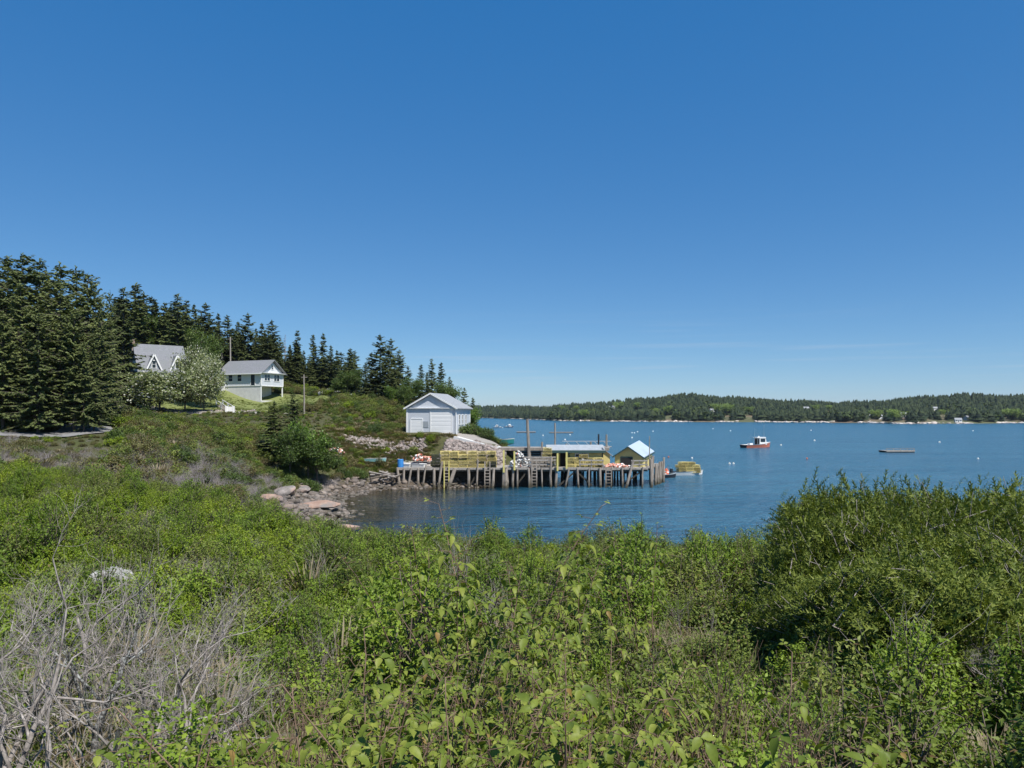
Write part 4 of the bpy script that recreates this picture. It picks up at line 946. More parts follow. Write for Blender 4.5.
for px, z0_, z1_ in ((503.8, -.5, 2.35), (514.4, -.2, 2.2), (557.3, -.3, 1.95), (566.3, 0, 2.1)):
    X = PX(px, YW); mb = MB(); mb.box(X - .11, X + .11, YW - .62, YW - .47, DZ + z0_, DZ + z1_); mb.build('yellow_post', M['yellow_post'], wf)
for i, (pa, pb) in enumerate(((559, 575), (592, 577), (622, 641), (470, 478), (516, 527))):
    mb = MB(); mb.bar((PX(pa, YW), YW + .1, .2), (PX(pb, YW), YW + .1, DZ - .45), .08, .2); mb.build('cross_brace', M['darkpile'], wf)
# plank railings
def railing(px0, px1, y, z0_, hs, posts, label):
    a, b = PX(px0, YW), PX(px1, YW); e = empty('railing', ((a + b) / 2, y, DZ + z0_)); tag(e, label, 'railing'); h = (b - a) / 2
    for t in np.linspace(-1, 1, posts):
        mb = MB(); mb.box(t * h - .06, t * h + .06, -.05, .05, 0, max(hs) + .1); mb.build('post', M['wood'], e)
    for hh in hs:
        mb = MB(); mb.box(-h - .1, h + .1, -.10, -.052, hh - .08, hh + .08); mb.build('rail', M['plank'], e)
railing(524, 555, YW + .15, .02, (.45, 1.0, 1.4), 5, 'grey plank railing along the wharf edge before the crib of boards')
railing(580, 603, YW + .12, .02, (.5, 1.0), 3, 'low plank railing in front of the yellow shed traps')
railing(632, 647, YW + .12, .02, (.45, .95), 3, 'short plank railing beside the blue roofed shed')
for i in range(7):   # board screen behind the railing
    mb = MB(); mb.box(PX(531, YW), PX(553, YW), YW + .55, YW + .62, DZ + .05 + i * .19, DZ + .22 + i * .19); mb.build('screen_board', M['wood'], wf)
mb = MB(); mb.hexa([(PX(404, 97), 97.2, 2.2), (PX(431, 97), 96.4, 2.2), (PX(431, 99), 98.4, 2.6), (PX(400, 99), 99.4, 2.6), (PX(404, 97), 97.2, 2.72), (PX(431, 97), 96.4, 2.55), (PX(431, 99), 98.4, 3.0), (PX(400, 99), 99.4, 3.25)]); mb.build('shore_ramp', M['plank'], wf)
# yellow net shed
sx0, sx1 = PX(549, 96), PX(603, 96)
sh = empty('net_shed', (sx0, 96.0, DZ)); tag(sh, 'long yellow wharf shed with low grey roof and open porch', 'shed')
Ls = sx1 - sx0; he, hr = 2.15, 2.75
mb = MB(); mb.box(2.6, Ls, 0, 4.6, 0.01, he); mb.build('wall', M['yellow_wall'], sh)
mb = MB(); mb.box(0, 2.6, 1.3, 4.6, 0.01, he); mb.build('porch_wall', M['yellow_wall'], sh)
mb = MB(); gable_roof(mb, 0, Ls, 0, 4.6, he, hr, .35, .3, .1); mb.build('roof', M['tar_roof'], sh)
mb = MB(); mb.box(-.32, Ls + .32, -.42, -.36, he - .26, he + .08); mb.build('fascia', M['green_trim'], sh)
for x0, x1 in ((2.55, 2.72), (Ls - .12, Ls + .02)):
    mb = MB(); mb.box(x0, x1, -.05, .02, .01, he - .1); mb.build('corner_board', M['green_trim'], sh)
wall_window(sh, 'window', 3.5, 4.25, 1.05, 1.7, 0); wall_window(sh, 'window', 4.5, 5.15, 1.05, 1.7, 0)
mb = MB(); mb.box(.35, 1.15, 1.26, 1.31, 1.0, 1.8); mb.build('porch_window', M['glass'], sh)
mb = MB(); mb.box(1.55, 2.35, 1.25, 1.31, .02, 1.95); mb.build('porch_doorway', M['interior'], sh)
for xx in (.1, 2.45):
    mb = MB(); mb.box(xx - .06, xx + .06, .05, .17, .01, he - .1); mb.build('porch_post', M['yellow_post'], sh)
an = MB(); an.hexa([(Ls + .02, .3, .01), (Ls + .95, .3, .01), (Ls + .95, 4.3, .01), (Ls + .02, 4.3, .01), (Ls + .02, .3, he + .25), (Ls + .95, .3, he - .55), (Ls + .95, 4.3, he - .55), (Ls + .02, 4.3, he + .25)]); an.build('lean_to', M['yellow_wall'], sh)
an = MB(); an.hexa([(Ls - .05, .05, he + .30), (Ls + 1.25, .05, he - .72), (Ls + 1.25, 4.5, he - .72), (Ls - .05, 4.5, he + .30), (Ls - .05, .05, he + .40), (Ls + 1.25, .05, he - .62), (Ls + 1.25, 4.5, he - .62), (Ls - .05, 4.5, he + .40)]); an.build('lean_to_roof', M['tar_roof'], sh)
mb = MB(); mb.tube([(Ls - .2, 3.2, he + .2), (Ls - .2, 3.2, hr + 1.5)], .12, 8); mb.build('stovepipe', M['hull_dark'], sh)
# bait shed with blue roof (ridge climbs a little towards the back)
Wb = 3.75; Db = 5.4
bs = empty('bait_shed', (PX(614.8, 97.3), 97.3, DZ), R(-24)); tag(bs, 'small yellow shed with pale blue metal roof at the wharf end', 'shed')
sk = 0.0   # sideways run of the depth axis
def bp(x, y, z): return (x + sk * y / Db, y, z)
he0, hr0, he1, hr1 = 1.42, 2.66, 1.95, 3.25
mb = MB(); mb.hexa([bp(0, 0, .01), bp(Wb, 0, .01), bp(Wb, Db, .01), bp(0, Db, .01), bp(0, 0, he0), bp(Wb, 0, he0), bp(Wb, Db, he1), bp(0, Db, he1)])
mb.add([bp(0, .0, he0), bp(Wb, .0, he0), bp(Wb / 2, .0, hr0 - .05), bp(0, Db, he1), bp(Wb, Db, he1), bp(Wb / 2, Db, hr1 - .05)], [(0, 1, 2), (5, 4, 3), (1, 4, 5, 2), (2, 5, 3, 0)]); mb.build('wall', M['yellow_wall'], bs)
def slope(x_e, s_, th=.07):
    ov = .25; f_ = ov / (Wb / 2)
    e_f = bp(x_e + s_ * ov, -.3, he0 - (hr0 - he0) * f_); e_b = bp(x_e + s_ * ov, Db + .3, he1 - (hr1 - he1) * f_); r_f = bp(Wb / 2, -.3, hr0); r_b = bp(Wb / 2, Db + .3, hr1)
    ring = [e_f, r_f, r_b, e_b] if s_ < 0 else [r_f, e_f, e_b, r_b]
    mb = MB(); mb.hexa(ring + [(p_[0], p_[1], p_[2] + th) for p_ in ring]); return mb
slope(0, -1).build('roof', M['blue_roof'], bs); slope(Wb, 1).build('roof', M['blue_roof'], bs)
mb = MB()
for xa, s_ in ((0, -1), (Wb, 1)): mb.bar(bp(xa + s_ * .25, -.32, he0 - (hr0 - he0) * .25 / (Wb / 2) - .02), bp(Wb / 2, -.32, hr0 - .02), .06, .16)
mb.bar(bp(Wb + .27, -.3, he0 - .28), bp(Wb + .27, Db + .3, he1 - .30), .05, .14); mb.build('trim_board', M['green_trim'], bs)
mb = MB(); mb.box(.85, 2.35, -.04, .02, .02, 1.22); mb.build('doorway', M['interior'], bs)
mb = MB(); mb.box(.75, .85, -.06, .02, .02, 1.32); mb.box(2.35, 2.45, -.06, .02, .02, 1.32); mb.box(.85, 2.35, -.06, .02, 1.22, 1.36); mb.build('door_frame', M['green_trim'], bs)
mb = MB(); mb.bar(bp(Wb + .03, 1.6, 0.02), bp(Wb + .03, 1.6, he0 + .05), .16, .05); mb.build('batten', M['green_trim'], bs); mb = MB(); mb.bar(bp(Wb + .03, 3.8, 0.02), bp(Wb + .03, 3.8, he0 + .2), .16, .05); mb.build('batten', M['green_trim'], bs)

# rear pier behind the shed, with its ramp
rp = empty('rear_pier', (0, 0, 0)); tag(rp, 'higher grey timber pier running behind the yellow shed', 'pier')
xr0, xr1, zr_ = PX(497, 102), PX(609, 102), 4.75
mb = MB(); x = xr0
while x < xr1: mb.box(x, x + .19, 101.8, 104.6, zr_ - .06, zr_); x += .2
d_ = mb.build('decking', M['plank'], rp); d_['kind'] = 'stuff'
for yy in (101.75, 104.3):
    mb = MB(); mb.box(xr0, xr1, yy, yy + .2, zr_ - .42, zr_ - .065); mb.build('beam', M['wood'], rp)
for i, x in enumerate(np.arange(xr0 + 1.2, xr1, 1.7)):
    for yy in (102.0, 104.3):
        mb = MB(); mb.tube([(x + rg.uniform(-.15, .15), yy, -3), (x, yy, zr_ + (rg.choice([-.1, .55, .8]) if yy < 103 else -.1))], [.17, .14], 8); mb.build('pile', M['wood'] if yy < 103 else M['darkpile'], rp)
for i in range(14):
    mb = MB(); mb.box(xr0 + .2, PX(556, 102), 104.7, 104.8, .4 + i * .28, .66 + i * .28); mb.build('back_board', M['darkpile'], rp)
for px, py, r_, yy, ln in ((527.2, 419, .22, 101.4, .45), (555, 423, .13, 103.6, .05), (649.5, 436, .07, 97.5, 0), (606.5, 434.5, .16, 103.2, 0)):
    X = PX(px, yy); tp = EYE - (py - HZ) / F * yy
    mb = MB(); mb.tube([(X + ln, yy, -2.5), (X + ln * .5, yy, tp * .5), (X, yy, tp)], [r_ * 1.15, r_, r_ * .85], 8)
    o = mb.build('mooring_pole', M['wood'], None); tag(o, {527.2: 'tall leaning thick timber pole rising in front of the rear pier', 555: 'tall straight timber pole at the rear pier above the yellow shed', 649.5: 'thin dark pole beside the blue roofed shed', 606.5: 'short stout pole behind the shed with the stovepipe'}[px], 'pole')
gw = empty('gangway', (PX(585, 104.5), 104.9, zr_)); tag(gw, 'light metal gangway with slanted rails on the rear pier', 'gangway')
for yy in (0, 1.0):
    mb = MB(); mb.bar((-3.2, yy, .75), (3.8, yy, .75), .06); mb.build('handrail', M['alu'], gw)
    for k in range(5):
        mb = MB(); mb.bar((-2.6 + k * 1.35, yy, .72), (-1.9 + k * 1.35, yy, .03), .05); mb.build('brace', M['alu'], gw)
mb = MB(); mb.box(-3.3, 3.9, -.1, 1.1, -.06, .02); mb.build('tread', M['plank'], gw)
rm = MB(); a = Vector(P(456, 436.2, 104.2)); b = Vector((xr0 + .3, 102.6, zr_ + .02)); rm.bar(a + Vector((0, 0, -.2)), b + Vector((0, 0, -.22)), 2.2, .45)
o = rm.build('ramp', M['concrete']); tag(o, 'pale concrete ramp sloping from the garage to the rear pier', 'ramp')

# ------------------------------------------------------------------ lobster traps
def trap_mesh(name, m, L=1.15, W_=.56, H_=.38, wr=.016):
    mb = MB()
    for z in (0, H_):
        for y in np.linspace(0, W_, 7): mb.bar((0, y, z), (L, y, z), wr * (1.5 if y in (0, W_) else 1))
        for x in np.linspace(0, L, 11): mb.bar((x, 0, z), (x, W_, z), wr * (1.5 if x in (0, L) else 1))
    for y in (0, W_):
        for x in np.linspace(0, L, 11): mb.bar((x, y, 0), (x, y, H_), wr * (1.5 if x in (0, L) else 1))
        for z in (H_ * .33, H_ * .67): mb.bar((0, y, z), (L, y, z), wr)
    for x in (0, L):
        for y in np.linspace(.1, W_ - .1, 4): mb.bar((x, y, 0), (x, y, H_), wr)
        for z in (H_ * .33, H_ * .67): mb.bar((x, 0, z), (x, W_, z), wr)
    mb.bar((L * .5, 0.03, .02), (L * .5, 0.03, H_ - .03), .02, .3, 1); mb.hexa([(L * .10, .10, .03), (L * .42, .12, .03), (L * .36, W_ - .12, .03), (L * .14, W_ - .10, .03), (L * .12, .14, H_ * .6), (L * .40, .16, H_ * .5), (L * .36, W_ - .14, H_ * .5), (L * .14, W_ - .12, H_ * .65)], 1); mb.hexa([(L * .54, .05, .03), (L * .94, .04, .03), (L * .90, W_ - .05, .03), (L * .60, W_ - .05, .03), (L * .58, .07, H_ * .75), (L * .92, .06, H_ * .85), (L * .90, W_ - .07, H_ * .8), (L * .60, W_ - .07, H_ * .7)], 1)
    mb.bar((0, .06, -.03), (L, .06, -.03), .05, .04, 2); mb.bar((0, W_ - .06, -.03), (L, W_ - .06, -.03), .05, .04, 2)
    return mb.mesh(name, [m, M['net'], M['wood']])
TY = trap_mesh('lobster_trap', M['wire']); TD = trap_mesh('lobster_trap', M['wire_dark'])
def trap(me, x, y, z, rz, label, group):
    o = link('lobster_trap', me); o.location = (x, y, z); o.rotation_euler = (rg.normal(0, .012), rg.normal(0, .012), rz); return tag(o, label, 'lobster trap', group)
def stack(me, px0, px1, y, layers, label, group, z0_=DZ + .06, rows=1, gap=.06, taper=0):
    a, b = PX(px0, y), PX(px1, y)
    for r_ in range(rows):
        for k in range(layers):
            x = a + taper * k * rg.uniform(.2, .6)
            while x + 1.15 < b - taper * k * .4 + .05:
                if not (k >= layers - 2 and rg.random() < .16): trap(me, x + rg.normal(0, .07), y + r_ * .66 + rg.normal(0, .06), z0_ + k * .425, rg.normal(0, .05), label, group)
                x += 1.15 + gap
stack(TY, 440, 498, YW + .75, 5, 'yellow wire lobster trap in the long stack below the rubble bank', 'yellow traps in the long stack', rows=2)
stack(TD, 431.5, 442, YW + .4, 4, 'dark green wire lobster trap beside the long yellow trap stack', 'dark traps on the wharf')
stack(TD, 488, 503, YW + .5, 2, 'dark wire lobster trap between the ladder and the yellow posts', 'dark traps between the posts')
stack(TY, 566, 604, YW + .5, 3, 'yellow wire lobster trap stacked before the yellow shed', 'yellow traps before the shed')
stack(TY, 578, 604, YW + .5, 4, 'yellow wire lobster trap stacked before the yellow shed', 'yellow traps before the shed', z0_=DZ + .06 + .425 * 3, taper=.4) if False else None
stack(TY, 580, 602, YW + .5, 1, 'yellow wire lobster trap stacked before the yellow shed', 'yellow traps before the shed', z0_=DZ + .06 + .425 * 3)
stack(TY, 543, 557, YW + 1.3, 6, 'yellow wire lobster trap piled behind the board screen', 'yellow traps behind the board screen')
# buoys: bullet shaped foam floats with a spindle
def buoy_mesh(name, m1, m2):
    mb = MB(); mb.lathe([(.02, -.22), (.06, -.20), (.085, -.10), (.085, .08), (.05, .20), (.02, .24)], n=8, m=0); mb.lathe([(.087, -.03), (.087, .05)], n=8, m=1); mb.lathe([(.012, .2), (.012, .48)], n=5, m=2)
    return mb.mesh(name, [m1, m2, M['wood']])
BO = buoy_mesh('buoy', M['orange'], M['foam_white']); BP = buoy_mesh('buoy', M['pink'], M['orange']); BW = buoy_mesh('buoy', M['foam_white'], M['orange']); BK = buoy_mesh('buoy', M['foam_white'], M['hull_dark'])
def buoy_pile(px0, px1, y, z0_, n_, kinds, label, group, hgt=.8, sc_=1.5):
    a, b = PX(px0, y), PX(px1, y)
    for i in range(n_):
        t = rg.random(); x = a + (b - a) * t; hz = hgt * (1 - (2 * t - 1) ** 2) * rg.random()
        o = link('buoy', kinds[i % len(kinds)]); o.location = (x, y + rg.uniform(-.4, .4), z0_ + .13 + hz); o.rotation_euler = (rg.uniform(1.0, 2.0), rg.uniform(-.5, .5), rg.uniform(0, 6.28)); o.scale = (sc_,) * 3
        tag(o, label, 'buoy', group)
buoy_pile(413, 431, 97.6, 3.05, 40, [BP, BW, BO, BP, BW], 'orange and white foam buoy heaped at the shore end of the wharf', 'buoys heaped at the shore end', 1.0)
buoy_pile(511, 530, YW + .6, DZ + .05, 60, [BK, BW, BK], 'white foam buoy in the tall white heap on the wharf', 'white buoys heaped on the wharf', 1.9, 1.7)
buoy_pile(603, 628, YW + .5, DZ + .05, 34, [BP, BP, BW, BP, BP, BO], 'faded orange foam buoy lying before the blue roofed shed', 'buoys before the blue roofed shed', .35, 1.6)
buoy_pile(326, 344, 96, gz(PX(335, 96), 96), 26, [BP, BW, BP], 'faded pink foam buoy heaped on the grassy bank', 'buoys heaped on the bank', .7, 1.7)
# barrel, totes, pallet on the shore end
mb = MB(); mb.lathe([(.27, 0), (.29, .04), (.30, .28), (.29, .32), (.30, .36), (.30, .6), (.29, .64), (.29, .86), (.26, .9)], n=14); o = mb.build('barrel', M['blue_plastic']); o.location = (PX(400.5, 95), 95.0, DZ + .02); o.scale = (1.35, 1.35, 1.2); tag(o, 'blue plastic barrel at the shore end of the wharf', 'barrel')
for i, (px, c) in enumerate(((408, 'foam_white'), (415, 'alu'), (422, 'foam_white'))):
    mb = MB(); mb.hexa([(-.45, -.3, 0), (.45, -.3, 0), (.45, .3, 0), (-.45, .3, 0), (-.5, -.35, .45), (.5, -.35, .45), (.5, .35, .45), (-.5, .35, .45)]); mb.box(-.54, .54, -.39, .39, .45, .5)
    o = mb.build('fish_tote', M[c]); o.location = (PX(px, 95.2), 95.2, DZ + .02); o.rotation_euler = (0, 0, rg.uniform(-.5, .5)); tag(o, ['white fish tote beside the blue barrel', 'grey metal fish tote between two white totes', 'white fish tote near the dark trap stack'][i], 'tote')

# ------------------------------------------------------------------ boats
def hull_mesh(name, L, B, D, sheer=.5, m=(), fine=.0, deck=True, flare=.15, in_h=.12):
    """hull with bow at +x, sheer rising forward; materials: side, rail, deck, bottom"""
    mb = MB(); ns = 13; rings = []
    for i in range(ns):
        t = i / (ns - 1); x = L * (t - .5)
        b = B / 2 * (1 - max(0, (t - .45) / .55) ** 2.2) * (.90 + .10 * min(1, t * 3)); b = max(b, .03)
        zs = D * (1 + sheer * t ** 2.3); zk = -.35 * D + .3 * D * max(0, (t - .7) / .3) ** 2
        xo = flare * L * max(0, (t - .8) / .2) * .25
        rings.append([(x, 0, zk), (x + xo * .2, b * .80, -.02 * D + .1 * D * max(0, (t - .7) / .3)), (x + xo * .7, b * .97, zs * .86), (x + xo, b * 1.03, zs), (x + xo, max(b - .10, .01), zs), (x + xo * .6, max(b - .12, .008), zs - (in_h if deck else D * .75))])
    for i in range(ns - 1):
        for s_ in (1, -1):
            for j in range(5):
                A, B_ = rings[i], rings[i + 1]; qd = [A[j], B_[j], B_[j + 1], A[j + 1]]; qd = [(p_[0], p_[1] * s_, p_[2]) for p_ in qd]
                if s_ > 0: qd = qd[::-1]
                mb.add(qd, [(0, 1, 2, 3)], (3, 0, 1, 1, 2)[j])
        A, B_ = rings[i], rings[i + 1]; mb.add([A[5], B_[5], (B_[5][0], -B_[5][1], B_[5][2]), (A[5][0], -A[5][1], A[5][2])], [(3, 2, 1, 0)], 2)
    A = rings[0]; mb.add([A[0], A[1], A[2], A[3], (A[3][0], -A[3][1], A[3][2]), (A[2][0], -A[2][1], A[2][2]), (A[1][0], -A[1][1], A[1][2])], [(0, 1, 2, 3, 4, 5, 6)], 4 if len(m) > 4 else 0)
    return mb.mesh(name, list(m))
def lobster_boat(name, L, hullm, label, loc, rz, group=None, transom=None):
    e = empty(name, loc, rz); tag(e, label, 'boat', group); B = L * .32; D = L * .088
    link('hull', hull_mesh('hull', L, B, D, .75, [hullm, M['gel'], M['gel'], M['hull_dark'], transom or hullm], in_h=.25), e)
    x0, x1 = L * .02, L * .26; w_ = B * .36; zc = D * 1.1; zt = D + 1.75 * L / 9
    mb = MB(); mb.hexa([(x0, -w_, D * .8), (x1 + .25, -w_, D * .9), (x1 + .25, w_, D * .9), (x0, w_, D * .8), (x0, -w_ * .92, zt), (x1 - .1, -w_ * .9, zt), (x1 - .1, w_ * .9, zt), (x0, w_ * .92, zt)])
    cab = mb.build('wheelhouse', M['gel'], e)
    for s_ in (-1, 1):
        mb = MB(); mb.box(x0 + .25, x1 - .35, s_ * w_ * .965 - .03, s_ * w_ * .965 + .03, zc + .55 * L / 9, zt - .25); mb.build('side_window', M['glass'], cab)
    mb = MB(); mb.hexa([(x1 + .06, -w_ * .8, zc + .6), (x1 + .18, -w_ * .8, zc + .6), (x1 + .18, w_ * .8, zc + .6), (x1 + .06, w_ * .8, zc + .6), (x1 - .06, -w_ * .8, zt - .2), (x1 + .03, -w_ * .8, zt - .2), (x1 + .03, w_ * .8, zt - .2), (x1 - .06, w_ * .8, zt - .2)]); mb.build('windscreen', M['glass'], cab)
    mb = MB(); mb.box(x0 - .02, x0 + .04, -w_ * .7, w_ * .7, D, zt - .25); mb.build('aft_opening', M['interior'], cab)
    mb = MB(); mb.hexa([(x0 - L * .10, -w_ * 1.0, zt), (x1, -w_ * 1.0, zt), (x1, w_ * 1.0, zt), (x0 - L * .10, w_ * 1.0, zt), (x0 - L * .10, -w_ * .9, zt + .1), (x1 - .1, -w_ * .9, zt + .14), (x1 - .1, w_ * .9, zt + .14), (x0 - L * .10, w_ * .9, zt + .1)]); mb.build('cabin_roof', M['gel'], cab)
    mb = MB(); mb.hexa([(x1 + .2, -w_ * .85, D * 1.02), (L * .40, -w_ * .45, D * 1.3), (L * .40, w_ * .45, D * 1.3), (x1 + .2, w_ * .85, D * 1.02), (x1 + .2, -w_ * .75, D * 1.75), (L * .38, -w_ * .4, D * 1.65), (L * .38, w_ * .4, D * 1.65), (x1 + .2, w_ * .75, D * 1.75)]); mb.build('trunk_cabin', M['gel'], e)
    mb = MB(); mb.lathe([(.28, 0), (.30, .12), (.2, .26), (.05, .3)], (x0 + .6, 0, zt + .12), 10); mb.build('radar_dome', M['gel'], e)
    for x, y, h in ((x0 - .3, w_ * .5, 2.6), (x1 - .3, -w_ * .5, 3.6)):
        mb = MB(); mb.tube([(x, y, zt), (x, y, zt + h)], [.035, .02], 5); mb.build('antenna', M['alu'], e)
    mb = MB(); mb.tube([(x0 - L * .08, w_ * .9, D * .7), (x0 - L * .08, w_ * .9, zt)], .05, 6); mb.build('roof_post', M['alu'], e); mb = MB(); mb.tube([(x0 - L * .08, -w_ * .9, D * .7), (x0 - L * .08, -w_ * .9, zt)], .05, 6); mb.build('roof_post', M['alu'], e)
    mb = MB(); mb.box(-L * .30, -L * .18, -.45, .45, D * .8, D * .8 + .55); mb.build('engine_box', M['gel'], e)
    return e
Yb = EYE * F / (447.5 - HZ)
lobster_boat('lobster_boat', 9.8, M['hull_red'], 'lobster boat with faded red hull and white wheelhouse moored in the harbour', (PX(756.5, Yb), Yb, 0), R(27), transom=M['hull_dark'])
for px, py, rz, lb in ((498, 428.0, 165, 'white and navy motorboat moored off the wooded point, stern towards its neighbour'), (508.5, 427.3, 12, 'navy motorboat with small cabin moored beyond the white one')):
    Y = EYE * F / (py - HZ); lobster_boat('moored_boat', 6.3, M['hull_blue'] if px > 500 else M['gel'], lb, (PX(px, Y), Y, 0), R(rz))
# skiff loaded with traps at the wharf end
Yk = 113.0; skf = empty('skiff', (PX(687, Yk), Yk, 0), R(12)); tag(skf, 'white flat skiff loaded with yellow traps at the wharf end', 'skiff')
link('hull', hull_mesh('hull', 5.0, 2.0, .55, .35, [M['gel'], M['gel'], M['alu'], M['hull_dark']], in_h=.3), skf)
mb = MB(); mb.box(-2.75, -2.45, -.25, .25, .1, 1.0); mb.build('outboard', M['hull_dark'], skf)
ca, sa = math.cos(R(12)), math.sin(R(12))
for k in range(4):
    for j in range(3 - (k > 2)):
        for r_ in range(2):
            lx = -1.6 + .55 * (k > 2) + j * 1.2 - .1 * k; ly = -.85 + r_ * .75
            trap(TY, PX(687, Yk) + lx * ca - ly * sa, Yk + lx * sa + ly * ca, .36 + k * .425, R(12) + rg.normal(0, .05), 'yellow wire lobster trap loaded on the white skiff', 'traps on the skiff')
Ya = 108.0; dk_ = empty('dinghy', (PX(665.5, Ya), Ya, 0), R(20)); tag(dk_, 'small dark dinghy tied between the wharf end and the loaded skiff', 'dinghy')
link('hull', hull_mesh('hull', 3.4, 1.5, .5, .4, [M['hull_dark'], M['gel'], M['green_trim'], M['hull_dark']], deck=False), dk_)
mb = MB(); mb.box(-.15, .15, -.6, .6, .28, .33); mb.build('thwart', M['wood'], dk_)
for dx, dz in ((.2, .55), (.45, .75), (.1, .95)):
    o = link('buoy', BO); o.location = (PX(666.5, Ya) + dx - .3, Ya, dz); o.rotation_euler = (.4, .3, dx * 5); o.scale = (2.2,) * 3; tag(o, 'bright orange buoy carried in the dark dinghy', 'buoy', 'buoys in the dinghy')
# teal rowing boat hauled out by the point, and a hand winch post
tb = empty('rowing_boat', (PX(502, 112), 112.0, gz(PX(502, 112), 112) + .25), R(-8)); tb.location.z = max(tb.location.z, 4.9); tag(tb, 'teal rowing boat with white rail hauled out behind the ramp', 'boat')
link('hull', hull_mesh('hull', 3.6, 1.5, .6, .4, [M['teal'], M['gel'], M['wood'], M['teal']], deck=False), tb)
for x in (-.8, .4):
    mb = MB(); mb.box(x - .12, x + .12, -.6, .6, .38, .43); mb.build('thwart', M['wood'], tb)
# work floats
def wfloat(name, px, py, L, W_, label, gear=True):
    Y = EYE * F / (py - HZ); e = empty(name, (PX(px, Y), Y, 0), R(3)); tag(e, label, 'float')
    mb = MB()
    for yy in (-W_ / 2 + .3, W_ / 2 - .3):
        mb = MB(); mb.box(-L / 2 + .1, L / 2 - .1, yy - .3, yy + .3, -.25, .35); mb.build('pontoon', M['hull_dark'], e)
    x = -L / 2
    while x < L / 2 - .01:
        mb = MB(); mb.box(x, x + .36, -W_ / 2, W_ / 2, .36, .46); mb.build('plank', M['plank'], e); x += .40
    mb = MB(); mb.box(-L / 2, L / 2, -W_ / 2 - .08, -W_ / 2 - .01, .22, .62); mb.build('edge_board', M['plank'], e)
    if gear:
        for x in np.linspace(-L / 2 + .2, L / 2 - .2, 5):
            mb = MB(); mb.box(x - .05, x + .05, -W_ / 2, -W_ / 2 + .1, .46, 1.05); mb.build('post', M['wood'], e)
        mb = MB(); mb.box(-L / 2, L / 2, -W_ / 2 + .01, -W_ / 2 + .07, .95, 1.04); mb.build('rail', M['wood'], e)
    return e
wfloat('work_float', 896.5, 452.2, 7.2, 3.4, 'grey plank work float with low rail moored alone in the harbour')
wfloat('mooring_float', 526, 432.6, 9.5, 3.0, 'long low plank float anchored beyond the leaning pole', False)
wfloat('mooring_float', 561, 433.0, 11.5, 3.5, 'wide plank float anchored beyond the straight pole', False)
# mooring buoys
mb = MB(); mb.lathe([(.05, -.35), (.3, -.25), (.42, 0), (.36, .25), (.15, .40), (.05, .44)], n=12); mb.lathe([(.04, .4), (.04, .62)], n=6); WB_ = mb.mesh('mooring_buoy', [M['foam_white']], True)
mb = MB(); mb.lathe([(.05, -.35), (.3, -.25), (.42, 0), (.36, .25), (.15, .40), (.05, .44)], n=12); mb.lathe([(.04, .4), (.04, .62)], n=6); OB_ = mb.mesh('mooring_buoy', [M['orange']], True)
for px, py in ((692, 458.5), (632, 433), (634.5, 433.2), (637.5, 432), (653, 431.5), (713, 429), (729.5, 464), (733.5, 464), (781, 445.5), (814.5, 440.8), (811, 430.5), (730.5, 431), (939.5, 442.5), (973, 431), (978, 459), (543, 435.8), (570, 435), (565, 440), (632, 438)):
    Y = EYE * F / (py - HZ); o = link('mooring_buoy', WB_); o.location = (PX(px, Y), Y, .05); o.scale = (min(.8, .55 * Y / 180),) * 3 if Y > 180 else (.5,) * 3; tag(o, 'round white mooring buoy floating on the harbour', 'buoy', 'white mooring buoys')
for px, py, lb in ((668.5, 457.5, 'orange mooring ball floating beyond the dinghy'), (807, 459, 'small orange pot buoy floating alone in open water'), (414.5, 486.5, 'orange ball float lying in the shallows below the wharf')):
    Y = EYE * F / (py - HZ); o = link('mooring_buoy', OB_); o.location = (PX(px, Y), Y, .1); o.scale = (.45,) * 3; tag(o, lb, 'buoy')
# poles and stair by the house
for px, py, Y, r_, lb in ((230.5, 337, 158, .15, 'tall grey utility pole rising behind the two storey house'), (304.2, 374.5, 118, .12, 'slim dark utility pole on the slope below the house')):
    X = PX(px, Y); zb = gz(X, Y); mb = MB(); zt = EYE - (py - HZ) / F * Y; mb.tube([(X, Y, zb - .5), (X, Y, (zb + zt) / 2), (X - .05, Y, zt)], [r_ * 1.2, r_, r_ * .8], 8)
    e = empty('utility_pole', (X, Y, zb)); tag(e, lb, 'pole'); o = mb.build('shaft', M['plank'] if px < 300 else M['wood'], e); o.matrix_parent_inverse = Matrix.Translation(-e.location)
    mb = MB(); mb.box(-.5, .5, -.05, .05, zt - zb - .5, zt - zb - .4); mb.build('crossarm', M['wood'], e)
X0, Y0, Z0 = PX(219.5, 136), 136.0, gz(PX(219.5, 136), 136)
X1, Y1 = PX(230, 123), 123.0; Z1 = gz(X1, Y1)
st = empty('lawn_steps', (X1, Y1, Z1)); tag(st, 'white railed steps climbing the lawn from the gravel drive', 'steps')
dx, dy, dz = X0 - X1, Y0 - Y1, Z0 - Z1; dz = max(dz, .8)
for sx in (-.6, .6):
    mb = MB(); mb.bar((sx, 0, .95), (dx + sx, dy, dz + .95), .10, .12); mb.build('handrail', M['white'], st)
for i in range(14):
    t = i / 13; mb = MB(); mb.box(dx * t - .55, dx * t + .55, dy * t - .2, dy * t + .2, dz * t + .02, dz * t + .14); mb.build('step', M['plank'], st)
for t in (0, .5, 1):
    for sx in (-.6, .6):
        mb = MB(); w_ = .09 if t else .16; mb.box(dx * t + sx - w_, dx * t + sx + w_, dy * t - w_, dy * t + w_, dz * t - .3, dz * t + 1.05); mb.build('newel_post', M['white'], st)
mb = MB(); mb.box(-.44, .44, -.10, -.04, .12, .95); mb.build('gate_panel', M['white'], st)
